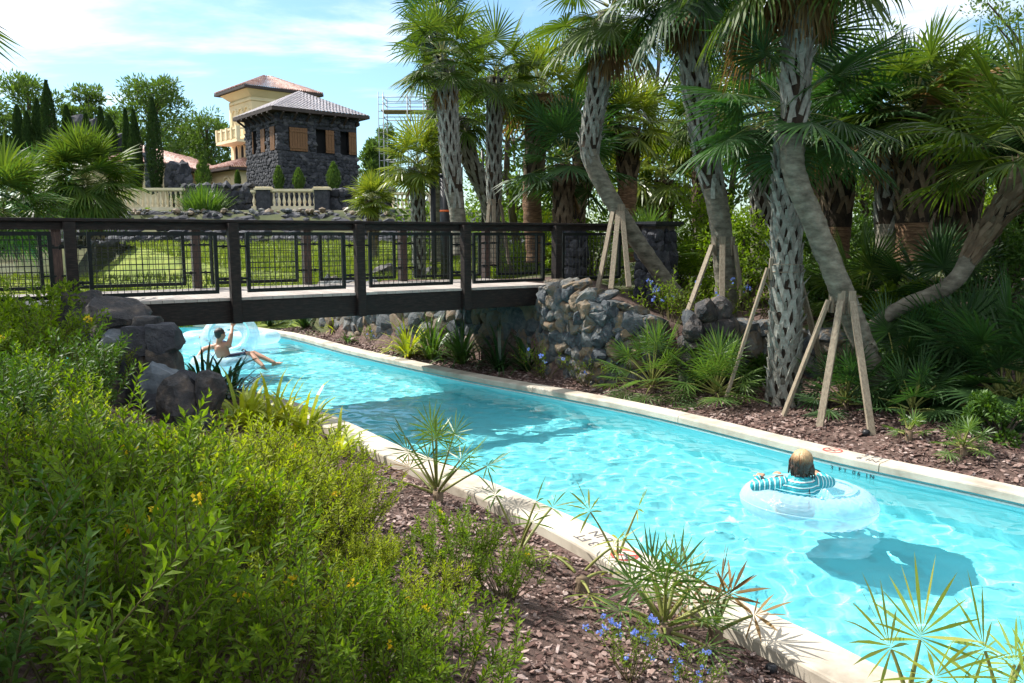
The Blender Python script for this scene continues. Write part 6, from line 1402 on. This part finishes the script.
def mulch():
    r = random.Random(5); mb = MB(); lo = offs(NS, NSIDE * CW); cnt = 0
    for _ in range(60000):
        i = r.randrange(len(NS)); p0 = lo[i]
        if p0.y > 13 or p0.y < 2: continue
        n = (lo[i] - NS[i]).normalized(); t = (NS[min(i + 1, len(NS) - 1)] - NS[i - 1]).normalized(); d = .015 + 3.4 * r.random() ** 1.3; q = p0 + n * d + t * r.uniform(-.08, .08)
        if q.y < 2.0: continue
        chip(mb, Vector((q.x, q.y, gz(q.x, q.y) + r.uniform(-.004, .018))), r.uniform(.022, .05), r); cnt += 1
        if cnt > 27000: break
    for _ in range(5200):
        q = Vector((r.uniform(-5.5, -.5), r.uniform(2.6, 6))); chip(mb, Vector((q.x, q.y, gz(q.x, q.y) + .005)), r.uniform(.03, .07), r)
    tag(mb.build('bark_mulch', M['chip']), 'loose brown bark chips covering the near planting bed', 'bark mulch', kind='stuff')
    mb = MB(); fo = offs(FS, FSIDE * CW); cnt = 0
    for _ in range(60000):
        i = r.randrange(len(FS)); p0 = fo[i]
        if p0.y > 20 or p0.y < 5: continue
        n = (fo[i] - FS[i]).normalized(); d = .02 + 2.6 * r.random() ** 1.4; t = Vector((-n.y, n.x)); q = p0 + n * d + t * r.uniform(-.12, .12)
        if -.05 < behind_wall(q.x, q.y) and q.x < 4.6: continue
        chip(mb, Vector((q.x, q.y, gz(q.x, q.y) + r.uniform(-.004, .018))), r.uniform(.03, .07), r); cnt += 1
        if cnt > 11000: break
    tag(mb.build('bark_mulch', M['chip']), 'loose brown bark chips covering the far planting bed', 'bark mulch', kind='stuff')
mulch()
def grass():
    r = random.Random(8); mb = MB()
    for _ in range(52000):
        y = 21 + 17 * r.random() ** 1.3; x = r.uniform(-.72, .10) * y
        if behind_wall(x, y) < .3 and x > -5: continue
        z = gz(x, y); h = r.uniform(.08, .26) * (1 + .3 * noise.noise(Vector((x, y, 0)))); a = r.uniform(0, 6.28); w = .012 + .012 * r.random(); l = Vector((r.gauss(0, .06), r.gauss(0, .06), h))
        s = Vector((math.cos(a), math.sin(a), 0)) * w; p = Vector((x, y, z - .01)); mb.add([tuple(p - s), tuple(p + s), tuple(p + l)], [(0, 1, 2)])
    tag(mb.build('lawn_grass', M['grass']), 'long sunlit grass covering the lawn behind the footbridge', 'grass', kind='stuff')
grass()
def small_bits():
    mb = MB(); p = onground(866, 436); mb.lathe((p.x, p.y, p.z), [(.04, 0), (.045, .05), (.03, .075)], 14); tag(mb.build('bed_light', M['blackpost'], None, p), 'small black fixture on the mulch by the far coping', 'garden light')
    p = onz(790, 664, .12); p = Vector((p.x - .12, p.y - .05, gz(p.x - .12, p.y))); mb = MB(); mb.lathe((p.x, p.y, p.z), [(.03, 0), (.034, .04), (.024, .055)], 14); tag(mb.build('bed_light', M['blackpost'], None, p), 'small black fixture in the mulch by the near coping bottom', 'garden light')
small_bits()
# pale path glimpsed behind the terrace
mb = MB(); P_ = [V(3.5, 17.5), V(6.5, 18.5), V(10, 19), V(10, 20.2), V(6.3, 19.8), V(3.2, 18.7)]
mb.add([(p.x, p.y, 1.56) for p in P_], [tuple(range(6))]); tag(mb.build('path', M['coping']), kind='structure')
